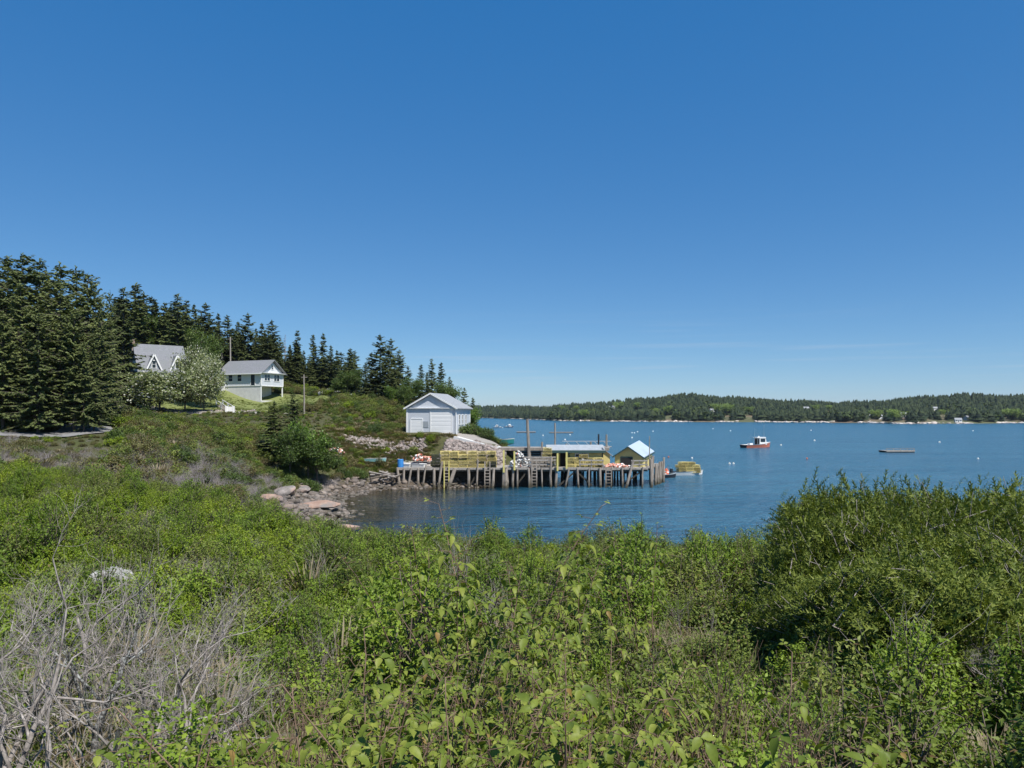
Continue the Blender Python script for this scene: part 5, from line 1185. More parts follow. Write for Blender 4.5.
# turquoise skiff on the grass and white crate beside it
Xs, Ys_ = PX(373, 97.5), 97.5; e = empty('grounded_skiff', (Xs, Ys_, gz(Xs, Ys_) + .25), R(-4)); tag(e, 'narrow pale turquoise skiff lying on the grassy bank', 'skiff')
M['turq'] = M_flat('turquoise_paint', (0.22, 0.45, 0.45), .5)
link('hull', hull_mesh('hull', 3.4, .9, .4, .3, [M['turq'], M['gel'], M['gel'], M['turq']], deck=False), e); mb = MB(); mb.box(-.1, .1, -.36, .36, .22, .27); mb.build('thwart', M['wood'], e)

# ------------------------------------------------------------------ rocks
rg = np.random.default_rng(77)
def big_rock(px, py, Y, size, sq, m, label, seed, dz=0):
    r2 = np.random.default_rng(seed); import bmesh
    bm = bmesh.new(); bmesh.ops.create_icosphere(bm, subdivisions=4, radius=1)
    ph = r2.uniform(0, 6.28, (6, 3)); fr_ = r2.uniform(1.2, 4.5, (6, 3))
    pl = unit(r2.normal(0, 1, (9, 3))); of = r2.uniform(.62, .9, 9)
    for v in bm.verts:
        c = np.array(v.co)
        for n_, o_ in zip(pl, of):
            d = c @ n_
            if d > o_: c = c - n_ * (d - o_) * .9
        c = c * (1 + .05 * sum(math.sin(fr_[i] @ c * 1.6 + ph[i, 0]) for i in range(6)) * .5)
        v.co = c * np.array(sq) * size
    me = bpy.data.meshes.new('boulder'); bm.to_mesh(me); bm.free(); me.materials.append(M[m])
    o = link('boulder', me); x, y, z = P(px, py, Y); o.location = (x, Y, gz(x, Y) + dz); o.rotation_euler = (r2.normal(0, .15), r2.normal(0, .15), r2.uniform(0, 6.28)); tag(o, label, 'rock')
big_rock(114, 562, 15.5, .40, (1.3, .9, .8), 'rock_grey', 'pale grey boulder among the foreground shrubs', 1, .42)
big_rock(312, 505, 69, 1.25, (2.2, .8, .36), 'rock_pink', 'long smooth pink granite ledge at the cove edge', 2, .2)
big_rock(345, 523, 61.5, 1.0, (1.7, .9, .4), 'rock', 'low grey ledge at the water edge of the cove', 3, .15)
big_rock(283, 500, 72, .95, (1.5, 1, .5), 'rock', 'brown grey ledge above the pink granite', 4, .2)
big_rock(272, 512, 66, .8, (1.4, 1, .55), 'rock_pink', 'pinkish ledge under the shrubs at the cove', 5, .2)
big_rock(300, 490, 78, .9, (1.5, 1, .45), 'rock', 'broken grey ledge below the dead shrub', 6, .2)
for i, (px, py, Y, s_) in enumerate(((329, 383, 158, 1.1), (322, 391, 150, .8), (352, 397, 143, .9), (338, 393, 150, .6))):
    big_rock(px, py, Y, s_, (1.5, 1, .7), 'rock_grey', ['large pale boulder on the hillside meadow', 'pale boulder just below the largest hillside boulder', 'pale boulder lowest on the hillside meadow', 'small pale boulder between the hillside boulders'][i], 30 + i, .4)
def stone_field(name, n_, xr, yr, size, m, label, cond, sq=(1, 1, .6), sink=.15):
    x = rg.uniform(*xr, n_); y = rg.uniform(*yr, n_); z = GZ(x, y); k_ = cond(x, y, z); x, y, z = x[k_], y[k_], z[k_]
    sz = size[0] + (size[1] - size[0]) * rg.random(len(x)) ** 2.2
    v, t = stones(rg, np.c_[x, y, z + sz * sink], sz, sq); tag(link(name, np_mesh(name, v, tris=t, mats=[M[m]])), label, 'rocks', kind='stuff')
stone_field('rubble_bank', 7500, (-15, -1), (97.6, 104), (.10, .33), 'rubble', 'bank of broken pink grey granite rubble below the garage', lambda x, y, z: (z > 1.6) & (y < 103.2 + .02 * x) & (y > 97.6) & ~((x > -4.5) & (y > 102.2)) & (x > -10.5 + .3 * (y - 98)))
stone_field('rubble_heap', 5200, (-24, -12), (97.5, 104), (.08, .30), 'rubble', 'low heap of grey rubble along the bank beside the garage', lambda x, y, z: (rg.random(len(x)) < np.exp(-((y - (101.4 - .12 * (x + 12) + .5 * np.sin(x * .9))) / 1.15) ** 2)) & (polyline_dist(x, y, DRIVE) > 2.0), sink=.35)
stone_field('beach_stones', 9000, (-30, -4), (48, 97), (.05, .36), 'beach', 'brown and grey stones strewn over the cove beach', lambda x, y, z: (z < 1.7) & (z > -.75) & (rg.random(len(x)) < np.clip(1.15 - .5 * np.abs(z - .4), .1, 1)))
stone_field('rockweed', 2600, (-24, -5), (52, 95), (.12, .5), 'rock_wet', 'dark rockweed covered stones in the shallows of the cove', lambda x, y, z: (z > -.5) & (z < .25) & (np.sin(x * .8 + y * .35) + np.sin(y * .5 - x * .3) > -.4), (1.5, 1, .4), sink=.25)
stone_field('cove_ledge', 1000, (-27, -13), (64, 97), (.12, .6), 'cove_rock', 'jumble of broken ledge rock along the head of the cove', lambda x, y, z: (z > .3) & (z < 1.45), (1.3, 1, .55))
stone_field('point_rocks', 500, (-4, 4), (104, 135), (.3, .9), 'rubble', 'pinkish shore rocks around the wooded point', lambda x, y, z: (z > -.3) & (z < 3.6), (1.3, 1, .6))
stone_field('garden_rocks', 420, (-70, -44), (121.8, 126), (.15, .4), 'rubble', 'loose grey stones edging the gravel drive below the lawn', lambda x, y, z: (np.abs(y - 124.6 - .4 * np.sin(x)) < 1.0))
# driftwood pile beside the wharf
for i in range(16):
    L = rg.uniform(1.6, 3.6); a = rg.uniform(-.7, .7) + (1.57 if i % 5 == 0 else 0); X = PX(386, 93) + rg.uniform(-1.6, 1.4); Y = 93 + rg.uniform(-1.2, 1.6); z = max(gz(X, Y), .6) + .25 + rg.uniform(0, .9); t = rg.uniform(-.35, .45)
    mb = MB(); d = Vector((math.cos(a) * math.cos(t), math.sin(a) * math.cos(t), math.sin(t))); mb.tube([d * (-L / 2), Vector((0, 0, rg.uniform(-.08, .08))), d * L / 2], [.14, .12, .08], 7)
    o = mb.build('driftwood_log', M['dead'] if i % 3 else M['bark']); o.location = (X, Y, z); tag(o, 'weathered driftwood log in the tangle beside the wharf' if i % 3 else 'dark barked log in the tangle beside the wharf', 'log', 'driftwood logs beside the wharf')

# ------------------------------------------------------------------ conifers and trees on the hill
SP = [Kind(plant('spruce_tree', *spruce_parts(100 + i, 12, rb, 30, 10, 14, .56, base=bs_, ragged=.45, blade=.20, power=pw), M['needle'], M['bark'])) for i, (rb, bs_, pw) in enumerate(((2.4, .05, .72), (2.1, .08, .78), (2.8, .05, .66), (1.8, .10, .78), (2.6, .14, .62)))]
BIG = [Kind(plant('spruce_tree', *spruce_parts(200 + i, 17, 4.8, 34, 11, 24, .60, base=(.08, .15, .12)[i], ragged=.6, blade=.20, power=.62, droop=.10), M['needle_olive'], M['bark'])) for i in range(3)]
SNAG = Kind(plant('dead_spruce', *spruce_parts(300, 11, 1.1, 18, 4, 3, .35, base=.2, ragged=.5, blade=.12), M['dead_far'], M['dead_far'], 'twigs'))
def conifer(kd, px, top, Y, H0, label, group, wide=1.0, name=None):
    X = PX(px, Y); zb = gz(X, Y); h = EYE - (top - HZ) / F * Y - zb; s_ = h / H0
    kd.put((X, Y, zb - .15), rg.uniform(0, 6.28), (s_ * wide, s_ * wide, s_), label, 'tree', group, name)
LB = 'broad olive green spruce in the dense stand beside the road'
for i, (px, top, Y, wd) in enumerate(((-40, 262, 80, 1.05), (-8, 258, 84, 1), (22, 252, 82, 1.1), (60, 262, 84, 1.05), (88, 272, 88, .9), (100, 296, 82, .7), (38, 300, 74, .9), (74, 306, 76, .9), (3, 310, 75, .95), (94, 330, 77, .65), (-80, 262, 86, 1.1), (46, 268, 95, 1), (110, 290, 96, .5), (-110, 268, 90, 1.1), (84, 340, 75.5, .7), (76, 266, 90, 1.0), (8, 256, 92, 1.1), (40, 258, 90, 1.05), (96, 284, 92, .8), (-25, 258, 92, 1.1), (60, 280, 78, .9), (20, 280, 78, .9))):
    conifer(BIG[i % 3], px, top, Y, 17, LB, 'olive spruces beside the road', wd)
sky_line = [(124, 288, 122), (136, 283, 152), (152, 296, 158), (164, 302, 155), (178, 294, 150), (194, 304, 160), (206, 303, 165), (218, 313, 170), (227, 315, 168), (238, 321, 172), (248, 313, 165), (262, 323, 172), (272, 320, 168), (297, 330, 166), (313, 334, 172), (323, 333, 170), (331, 345, 168), (337, 350, 165), (350, 348, 160), (186, 300, 170), (171, 306, 165), (256, 328, 180), (280, 338, 176), (304, 350, 172), (290, 344, 168), (345, 362, 158), (144, 292, 160), (212, 318, 160), (243, 330, 164), (232, 328, 162), (268, 336, 160)]
for i, (px, top, Y) in enumerate(sky_line):
    conifer(SP[i % 4 if px < 290 else (1, 3)[i % 2]], px, top, Y, 12, 'dark narrow spruce on the ridge behind the two houses', 'ridge spruces behind the houses', rg.uniform(1.0, 1.4) * (1 if px < 290 else .85))
for i in range(16):
    px = 286 + i * 4.6; conifer(SP[i % 5], px, 349 + rg.uniform(0, 14), rg.uniform(168, 186), 12, 'low spruce closing the wood edge beside the hillside meadow', 'spruces at the meadow edge', rg.uniform(1.3, 1.8))
for px, top, Y, wd in ((372, 352, 140, 1.3), (380, 334, 138, 1.25), (391, 338, 141, 1.2), (399, 349, 137, 1.2), (386, 356, 134, 1.2), (408, 366, 138, 1.1), (366, 362, 136, 1.0), (395, 364, 132, 1.1)):
    conifer(SP[2], px, top, Y, 12, 'tall dark spruce in the clump behind the white garage', 'spruces behind the garage', wd)
for px, top, Y in ((421, 364, 136), (432, 358, 140), (441, 362, 142), (427, 372, 132), (450, 376, 136), (464, 387, 128), (473, 397, 134)):
    conifer(SP[(0, 1)[int(px) % 2]], px, top, Y, 12, 'short spruce rising over the roof of the garage', 'short spruces over the garage roof', 1.1)
for i in range(130):   # the wood filling the hillside
    px = rg.uniform(112, 356); Y = rg.uniform(160, 205); base_top = np.interp(px, [112, 180, 250, 300, 350], [296, 306, 326, 344, 360])
    conifer(SP[int(rg.integers(0, 5))], px, base_top + rg.uniform(-2, 26), Y, 12, 'dark spruce filling the hillside wood', 'spruces of the hillside wood', rg.uniform(1.0, 1.5))
for i in range(34):
    px = rg.uniform(-260, 60); Y = rg.uniform(98, 175); conifer(SP[int(rg.integers(0, 5))], px, HZ - (gz(PX(px, Y), Y) + rg.uniform(8, 12) - EYE) / Y * F, Y, 12, 'dark spruce filling the hillside wood', 'spruces of the hillside wood', 1.2)
conifer(SNAG, 285, 334, 165, 11, 'bare grey dead spruce standing among the ridge spruces', None); conifer(SNAG, 222, 352, 150, 11, 'dead grey spruce leaning over the house roof', None); conifer(SNAG, 184, 335, 156, 11, 'dead grey spruce between the two houses', None)
# broadleaf trees
DEC = [Kind(plant('broadleaf_tree', *tree_parts(400 + i, 8, 3.4, 1.6, 12, 2200, 5, .21), M['leaf_dec'], M['bark'])) for i in range(2)]
LIT = Kind(plant('broadleaf_tree', *tree_parts(410, 6, 2.8, 1.0, 10, 900, 5, .26), M['leaf_light'], M['bark']))
APP = [Kind(plant('apple_tree', *tree_parts(420 + i, 6, 3.6, .45, 14, 2000, 5, .22, flat=.65), M['blossom'], M['bark'])) for i in range(2)]
def btree(kd, px, top, Y, H0, label, group=None, wide=1.0):
    X = PX(px, Y); zb = gz(X, Y); h = max(1.2, EYE - (top - HZ) / F * Y - zb); s_ = h / H0
    kd.put((X, Y, zb - .1), rg.uniform(0, 6.28), (s_ * wide, s_ * wide, s_), label, 'tree', group)
btree(APP[0], 160, 369, 118, 6, 'pale blossoming apple tree before the grey cape house', None, 1.5)
btree(APP[1], 201, 346, 132, 6, 'tall pale blossoming apple tree between the two houses', None, .62)
btree(APP[1], 184, 371, 122, 6, 'low blossoming apple tree in front of the cape house dormer', None, 1.4)
btree(APP[0], 204, 360, 124, 6, 'grey green apple tree beside the lawn steps', None, .70)
for px, top, Y, wd in ((150, 318, 158, 1.0), (163, 322, 160, 1.1), (196, 330, 154, 1), (206, 340, 152, .9), (187, 338, 158, 1.0)):
    btree(DEC[int(px) % 2], px, top, Y, 8, 'green broadleaf tree at the wood edge behind the cape house', 'broadleaf trees behind the cape house', wd)
for px, top, Y, wd in ((346, 372, 146, 1.1), (355, 370, 148, 1), (338, 378, 146, 1.0), (412, 378, 128, .9), (447, 384, 124, .9), (404, 385, 126, .8)):
    btree(DEC[int(px) % 2], px, top, Y, 8, 'green broadleaf tree at the edge of the spruce clump', 'broadleaf trees by the spruce clump', wd)
btree(LIT, 391, 386, 128, 6, 'bright green young tree before the spruce clump', None, .7)
btree(LIT, 473, 408, 118, 6, 'bright green young tree right beside the garage wall', None, .75)
# the bushy group on the slope below the house
btree(LIT, 308, 424, 84, 6, 'dense leafy bush beside two young spruces above the cove', None, .8)
btree(DEC[0], 318, 438, 84, 8, 'low leafy bush on the cove side of the young spruces', None, 1.2)
btree(DEC[1], 290, 430, 82, 8, 'dark leafy bush at the foot of the young spruces', None, .95)
conifer(SP[0], 274, 400, 86, 12, 'young ragged spruce with open crown above the cove', None, 1.5); conifer(SP[2], 293, 392, 90, 12, 'taller young spruce behind the leafy bush', None, 1.2)

# ------------------------------------------------------------------ shrubs: shapes
def rasp(seed, nc, hgt, size=.068):
    rg_ = np.random.default_rng(seed); A = []; B = []; ra = []; rb = []; pos = []; dr = []; sz = []; up = []
    for c in range(nc):
        a = rg_.uniform(0, 6.28); b = np.array([math.cos(a), math.sin(a), 0]) * rg_.uniform(.02, .18); h = hgt * rg_.uniform(.55, 1.0); ln = np.array([math.cos(a), math.sin(a), 0]) * rg_.uniform(.1, .45) * h
        k = 9; t = np.linspace(0, 1, k); pts = b + ln * (t ** 1.6)[:, None] + np.c_[np.zeros((k, 2)), h * t * (1 - .08 * t)] + np.cumsum(rg_.normal(0, .008, (k, 3)), 0)
        A.append(np.array([0, 0, -.08])); B.append(pts[0]); ra.append(.006); rb.append(.006); A += list(pts[:-1]); B += list(pts[1:]); r = .0062 * (1 - .6 * t); ra += list(r[:-1]); rb += list(r[1:])
        nl = int(h / .055); s_ = np.linspace(.18, 1, nl)
        for i, q_ in enumerate(s_):
            p_ = np.array([np.interp(q_, t, pts[:, j]) for j in range(3)]); an = i * 2.4 + rg_.uniform(-.4, .4); o = np.array([math.cos(an), math.sin(an), rg_.uniform(-.1, .45)])
            pe = p_ + unit(o) * rg_.uniform(.03, .09); A.append(p_); B.append(pe); ra.append(.002); rb.append(.0015)
            f_ = .45 if q_ > .92 else rg_.uniform(.65, 1.2)
            pos.append(pe); dr.append(unit(o + np.array([0, 0, -.45 if q_ < .9 else .5]))); sz.append(size * f_); up.append(np.array([o[0] * .5, o[1] * .5, .9]) + rg_.normal(0, .25, 3))
    return batch(T_TRI, np.array(pos), np.array(dr), np.array(up), np.array(sz)), tubes((np.array(A), np.array(B), np.array(ra), np.array(rb)), 4)
def tuft(seed, n_, h, rad, width=1.0):
    rg_ = np.random.default_rng(seed); a = rg_.uniform(0, 6.28, n_); b = np.c_[np.cos(a), np.sin(a), np.zeros(n_)] * (rg_.random(n_) * rad)[:, None]
    d = np.c_[np.cos(a) * rg_.uniform(.1, .7, n_), np.sin(a) * rg_.uniform(.1, .7, n_), np.ones(n_)]
    return batch(T_BLADE, b, d, np.c_[-np.cos(a), -np.sin(a), np.full(n_, .6)], h * rg_.uniform(.5, 1.1, n_), width)
NO = (np.zeros((0, 3)), np.zeros((0, 3), int))
rose = [shrub_parts(500 + i, .62, .95, 520, 12, .038, T_FOLD, twig=.24, upb=.35) for i in range(3)]
bay = [shrub_parts(510 + i, .60, .90, 480, 11, .046, T_FOLD, twig=.28, upb=.5, width=.75) for i in range(3)]
brt = [shrub_parts(520 + i, .60, .80, 480, 11, .044, T_FOLD, twig=.24, upb=.35) for i in range(2)]
weed = [shrub_parts(530 + i, .36, .50, 110, 6, .060, T_OVATE if i == 0 else T_FOLD, twig=.18, upb=.9, stem_r=.004, tw_r=.0015) for i in range(3)]
ras = [rasp(540 + i, 7 + i, 1.15 + .12 * i) for i in range(3)]
tall_ras = [rasp(550 + i, 4, 1.75) for i in range(2)]
spr = [shrub_parts(560 + i, 1.25, 1.35, 1500, 6, .15, T_NEEDLE, twig=.45, upb=.12, stem_r=.012, shell=4.0, updir=.9) for i in range(2)]
def dead_parts(seed, h, nst, lev, r0, spread=.7, up=.25, split=(2, 4), crook=.35):
    return tubes(branching(np.random.default_rng(seed), np.zeros(3), h, nst, spread, lev, r0, split, crook, up), 4)
dead = [dead_parts(570, 1.05, 4, 3, .019, .55, .30, (2, 4), .55), dead_parts(571, .9, 5, 3, .014, .8, .25, (2, 4), .6), dead_parts(572, 1.1, 3, 3, .022, .5, .32, (2, 4), .5), dead_parts(573, .7, 6, 3, .010, .95, .18, (2, 4), .65)]
cane = [dead_parts(580 + i, 1.15, 4, 1, .006, .35, .35, (1, 3), .22) for i in range(2)]
thick = dead_parts(590, 1.35, 1, 3, .034, .15, .18, (2, 4), .30)
# middle distance shapes: bigger leaves, fewer of them
mid = lambda s_, r_, h_, n_, k_, lf: shrub_parts(s_, r_, h_, n_, k_, lf, T_DIAMOND, twig=.35, upb=.4, stem_r=.012)
mids = [mid(600 + i, .95, 1.05, 330, 6, .095) for i in range(3)]
twiggy = [dead_parts(610 + i, 1.05, 11, 3, .012, 1.1, .3, (2, 4)) for i in range(2)]

# ------------------------------------------------------------------ shrubs: single plants
K = {}
def kind(nm, name, pr, ml, ms, ln='foliage', sn='stems'): K[nm] = Kind(plant(name, pr[0], pr[1], M[ml], M[ms], ln, sn))
for i in range(3):
    kind('rose%d' % i, 'rose_shrub', rose[i], 'leaf_rose', 'stem'); kind('bay%d' % i, 'bayberry_shrub', bay[i], 'leaf_bay', 'stem'); kind('ras%d' % i, 'raspberry_bush', ras[i], 'leaf_rasp', 'cane')
    kind('mid%d' % i, 'hillside_shrub', mids[i], 'leaf_dec', 'stem'); kind('olive%d' % i, 'hillside_shrub', mids[i], 'leaf_olive', 'stem')
for i in range(2):
    kind('tall%d' % i, 'raspberry_bush', tall_ras[i], 'leaf_rasp', 'cane'); kind('spr%d' % i, 'low_spruce', spr[i], 'needle_near', 'dead', 'foliage', 'branches'); kind('brt%d' % i, 'bright_shrub', brt[i], 'leaf_bright', 'stem')
def bare(nm, name, pr, m): K[nm] = Kind(link(name, np_mesh(name, pr[0], tris=pr[1], mats=[M[m]])))
for i in range(4): bare('dead%d' % i, 'bare_shrub', dead[i], 'dead')
for i in range(2): bare('cane%d' % i, 'dry_cane_clump', cane[i], 'cane')
bare('thick', 'bare_shrub', thick, 'dead_dark')
for i in range(2): bare('twig%d' % i, 'twiggy_shrub', twiggy[i], 'dead_far')
TAKEN = []
def plant_at(nm, px, Y, s_, label, cat, group=None, dz=-.04, zs=1.0, r_=.4):
    X = PX(px, Y); K[nm].put((X, Y, gz(X, Y) + dz), rg.uniform(0, 6.28), (s_, s_, s_ * zs), label, cat, group, None, (rg.normal(0, .06), rg.normal(0, .06))); TAKEN.append((X, Y, r_ * s_))
# low spruces of the hump on the right: (column, distance, row of the top)
for i, (px, Y, row) in enumerate(((815, 15, 516), (842, 13.4, 504), (850, 9.8, 540), (868, 12.6, 491), (886, 12.0, 483), (905, 12.2, 476), (935, 12.0, 474), (965, 12.6, 477), (1000, 12.2, 479), (1040, 12.4, 478), (1085, 12.0, 480), (860, 10.4, 505), (900, 10.0, 500), (945, 9.8, 497), (990, 9.8, 500), (1035, 9.6, 498), (1090, 10, 498), (858, 11.6, 512), (880, 8.8, 530), (930, 8.4, 532), (975, 8.2, 530), (1020, 8.2, 528), (940, 15, 480), (1010, 15.5, 484), (1120, 13.5, 480), (840, 15.5, 500))):
    X = PX(px, Y); h = EYE - (row - HZ) / F * Y - gz(X, Y); s_ = max(.55, min(1.5, h / 1.28))
    plant_at('spr%d' % (i % 2), px, Y, s_, 'low spreading spruce in the dark green mound of the foreground', 'shrub', 'low spruces of the mound', zs=max(.6, h / 1.28 / s_), r_=.8)
# bare grey shrubs
for i, (px, Y, s_) in enumerate(((60, 4.6, 1.1), (20, 4.9, 1.2), (-40, 4.4, 1.2), (110, 5.2, 1.1), (150, 5.6, 1.15), (190, 5.0, .95), (40, 6.2, 1.2), (-10, 6.8, 1.2), (90, 6.4, 1.1), (135, 6.8, 1.1), (175, 7.0, .9), (210, 5.8, .9), (-70, 5.6, 1.2), (45, 4.3, .9), (170, 4.4, .9), (230, 6.6, .8), (5, 8.6, 1.1), (75, 8.4, 1.0))):
    plant_at('dead%d' % (i % 4), px, Y, s_ * 1.15, 'bare silver grey shrub in the dead thicket of the foreground', 'shrub', 'bare grey shrubs of the thicket', r_=.25)
plant_at('thick', 92, 5.4, .95, 'dark lichen crusted stem with bare forked branches among the leaves', 'shrub', r_=.15)
plant_at('dead2', 1000, 9.2, .9, 'bare grey shrub standing out of the low spruce mound', 'shrub', 'bare shrubs in the spruce mound', dz=.5); plant_at('dead1', 940, 9.0, .9, 'bare grey shrub standing out of the low spruce mound', 'shrub', 'bare shrubs in the spruce mound', dz=.7); plant_at('dead3', 1010, 6.5, .9, 'bare grey shrub standing out of the low spruce mound', 'shrub', 'bare shrubs in the spruce mound', dz=.3)
# raspberries
for i, (px, Y, s_) in enumerate(((478, 5.8, 1.32), (455, 6.2, 1.25), (520, 5.6, 1.12), (545, 5.0, 1.0), (500, 4.4, .9), (590, 5.6, 1.05), (430, 7.0, 1.2), (648, 8.5, 1.35), (565, 7.6, 1.2))):
    plant_at('tall%d' % (i % 2), px, Y, s_, 'tall raspberry bush with upright canes above the thicket', 'shrub', 'tall raspberry bushes', r_=.25)
ras_px = [(385, 2.6), (430, 2.5), (470, 2.8), (515, 2.7), (560, 2.6), (545, 3.3), (485, 3.5), (600, 3.0), (440, 3.3), (400, 3.6), (360, 3.2), (330, 2.7), (580, 3.9), (620, 3.7), (530, 4.1), (460, 4.4), (420, 4.3), (375, 4.2), (660, 3.2), (150, 2.5), (120, 2.3), (640, 4.6), (400, 5.2), (560, 6.2), (500, 6.8), (300, 3.6), (170, 3.0), (880, 2.9), (790, 2.7), (970, 2.8)]
for i, (px, Y) in enumerate(ras_px):
    plant_at('ras%d' % (i % 3), px, Y, rg.uniform(.72, .98), 'raspberry bush with drooping toothed leaves in the near thicket', 'shrub', 'raspberry bushes of the near thicket', r_=.3)
for i, (px, Y) in enumerate(((330, 3.4), (420, 3.0), (560, 3.5), (610, 3.2), (700, 4.0), (735, 3.4), (660, 3.9), (770, 4.2), (510, 3.9), (270, 4.2), (240, 3.2), (300, 5.0), (820, 4.4), (720, 5.6), (480, 4.8), (640, 6.0))):
    plant_at('cane%d' % (i % 2), px, Y, rg.uniform(.75, 1.15), 'clump of dry reddish canes between the raspberry bushes', 'plant', 'dry canes in the near thicket', r_=.1)
for px, Y, s_ in ((536, 8.5, 1.3), (648, 10, 1.2), (770, 4.6, 1.0), (690, 8, 1.1)): plant_at('cane1', px, Y, s_ * .85, 'lone bare branch rising out of the green thicket', 'shrub', 'lone bare branches', r_=.1)
# green shrubs one by one
cnt = 0
for Yr, n_ in ((4.0, 16), (5.5, 26), (7.5, 36), (10, 44), (13, 44), (17, 40), (22, 30)):
    for i in range(n_):
        px = -60 + (1150) * (i + rg.uniform(.1, .9)) / n_; Y = Yr * rg.uniform(.86, 1.16); X = PX(px, Y)
        if any((X - a) ** 2 + (Y - b) ** 2 < (c + .18) ** 2 for a, b, c in TAKEN): continue
        left = px < 330; hump = px > 790 and 7.5 < Y < 16
        if hump: continue
        nm = ('rose', 'bay', 'brt')[int(rg.choice(3, p=(.2, .15, .65) if (left and Y > 9) else ((.3, .6, .1) if px > 560 else (.45, .4, .15))))]
        lab = {'rose': ('green rose shrub with small glossy leaves in the foreground thicket', 'rose shrubs of the thicket'), 'bay': ('dull green narrow leaved shrub in the foreground thicket', 'narrow leaved shrubs of the thicket'), 'brt': ('bright yellow green shrub in the foreground thicket', 'bright shrubs of the thicket')}[nm]
        plant_at(nm + str(int(rg.integers(0, 2))), px, Y, rg.uniform(.6, 1.3) * (1 if Y < 12 else 1.3) * (.85 if px < 240 and Y < 8 else 1), lab[0], 'shrub', lab[1], zs=rg.uniform(.8, 1.15))
# mid distance single shrubs
for i, (px, Y, s_, nm, lb, gp) in enumerate(((374, 106, 1.9, 'mid0', 'round bright bush on the slope left of the garage', None), (431, 102.2, 1.8, 'brt0', 'rounded bush at the foot of the large garage door', None), (421, 103.0, 1.5, 'brt1', 'low bush under the small garage door', None), (466, 107.5, 2.0, 'mid1', 'leafy bush against the side wall of the garage', None), (476, 108, 2.0, 'mid2', 'leafy bush at the back corner of the garage', None), (487, 106.5, 1.9, 'mid0', 'round bush above the concrete ramp', None), (480, 112, 2.4, 'mid1', 'tall bush on the point behind the ramp', None),
     (284, 77, 1.7, 'mid1', 'dark green bush overhanging the cove rocks', None), (322, 84, 1.8, 'twig0', 'bare grey bush beside the cove ledges', None), (330, 85.5, 1.7, 'twig1', 'bare grey bush next to the driftwood tangle', None), (345, 90, 1.6, 'mid2', 'leafy bush on the bank above the cove rocks', None), (360, 92, 1.6, 'mid0', 'leafy bush between the cove bank and the turquoise skiff', None), (335, 92, 1.9, 'mid1', 'leafy bush above the bare grey bush', None), (312, 80, 1.6, 'mid0', 'leafy bush at the foot of the dense bushy group', None))):
    plant_at(nm, px, Y, s_, lb, 'shrub', gp, zs=.9, r_=.8)
hillside = 0
for i in range(210):
    Y = rg.uniform(56, 118); px = rg.uniform(-20, 400); X = PX(px, Y); z = gz(X, Y)
    if z < 2.4 or polyline_dist(np.array(X), np.array(Y), ROAD) < 4 or polyline_dist(np.array(X), np.array(Y), DRIVE) < 3.4: continue
    if Y < 74 and px < 110 or Y > 98 and px > 330 or math.hypot((X + 53) / 20, (Y - 138) / 17) < 1 or (Y > 96 and px < 330): continue
    nm = 'olive' if rg.random() < .62 else 'mid'
    plant_at(nm + str(int(rg.integers(0, 3))), px, Y, rg.uniform(1.1, 2.1) * (1 if Y < 96 else .75), 'olive brown shrub on the slope between the cove and the road' if nm == 'olive' else 'green shrub on the slope between the cove and the road', 'shrub', 'olive shrubs on the slope' if nm == 'olive' else 'green shrubs on the slope', zs=rg.uniform(.7, 1.0), r_=.7)

# ------------------------------------------------------------------ uncountable growth
def jitter(y0, y1, sp, pxl=-90, pxr=1130):
    xs = np.arange(PX(pxl, y1), PX(pxr, y1), sp); ys = np.arange(y0, y1, sp); X, Y = np.meshgrid(xs, ys); X = X + rg.uniform(-.5, .5, X.shape) * sp; Y = Y + rg.uniform(-.5, .5, Y.shape) * sp
    X, Y = X.ravel(), Y.ravel(); px = 512 + F * X / np.maximum(Y, .5); k_ = (px > pxl - 60 / np.maximum(Y, 1) * 10) & (px < pxr + 60 / np.maximum(Y, 1) * 10) & (Y > .9); return X[k_], Y[k_]
pts = np.concatenate([np.stack(jitter(.9, 9, .40), 1), np.stack(jitter(9, 16, .58), 1), np.stack(jitter(16, 27, .80), 1), np.stack(jitter(27, 52, 1.05), 1)])
X, Y = pts[:, 0], pts[:, 1]; Z = GZ(X, Y); px = 512 + F * X / Y; N = len(X)
near = np.hypot(X, Y) > 1.55
patch = np.sin(X * .8 + 1.3) + np.sin(Y * .7 + X * .5) + .8 * np.sin(X * 1.9 - Y * 1.1)
TK = np.array(TAKEN)
dmin = np.full(N, 9.0)
for a, b, c in TK[TK[:, 1] < 60]: dmin = np.minimum(dmin, np.hypot(X - a, Y - b) - c)
hump = (px > 795) & (Y > 8) & (Y < 15.5)
fg_meshes = [proto_mesh('f%d' % i, p_[0], p_[1], M[ml], M[ms]) for i, (p_, ml, ms) in enumerate(((rose[2], 'leaf_rose', 'stem'), (bay[2], 'leaf_bay', 'stem'), (brt[0], 'leaf_bright', 'stem'), (brt[1], 'leaf_bright', 'stem'), (weed[0], 'leaf_rasp', 'cane'), (weed[1], 'leaf_rose', 'stem'), (weed[2], 'leaf_bright', 'stem')))]
tf = [tuft(700, 70, .55, .16), tuft(701, 60, .50, .18), tuft(702, 60, .7, .12)]
fg_meshes += [np_mesh('f7', tf[0][0], tris=tf[0][1], mats=[M['straw']]), np_mesh('f8', tf[1][0], tris=tf[1][1], mats=[M['blade']]), np_mesh('f9', tf[2][0], tris=tf[2][1], mats=[M['straw']]), np_mesh('g0', dead[3][0], tris=dead[3][1], mats=[M['dead']]), np_mesh('g1', cane[0][0], tris=cane[0][1], mats=[M['dead']])]
r_ = rg.random(N); pick = np.zeros(N, int); scl = rg.uniform(.7, 1.15, N)
leftb = (px < 300) & (Y > 10)
def choose(mask, ids, pr): pick[mask] = rg.choice(ids, mask.sum(), p=np.array(pr) / sum(pr))
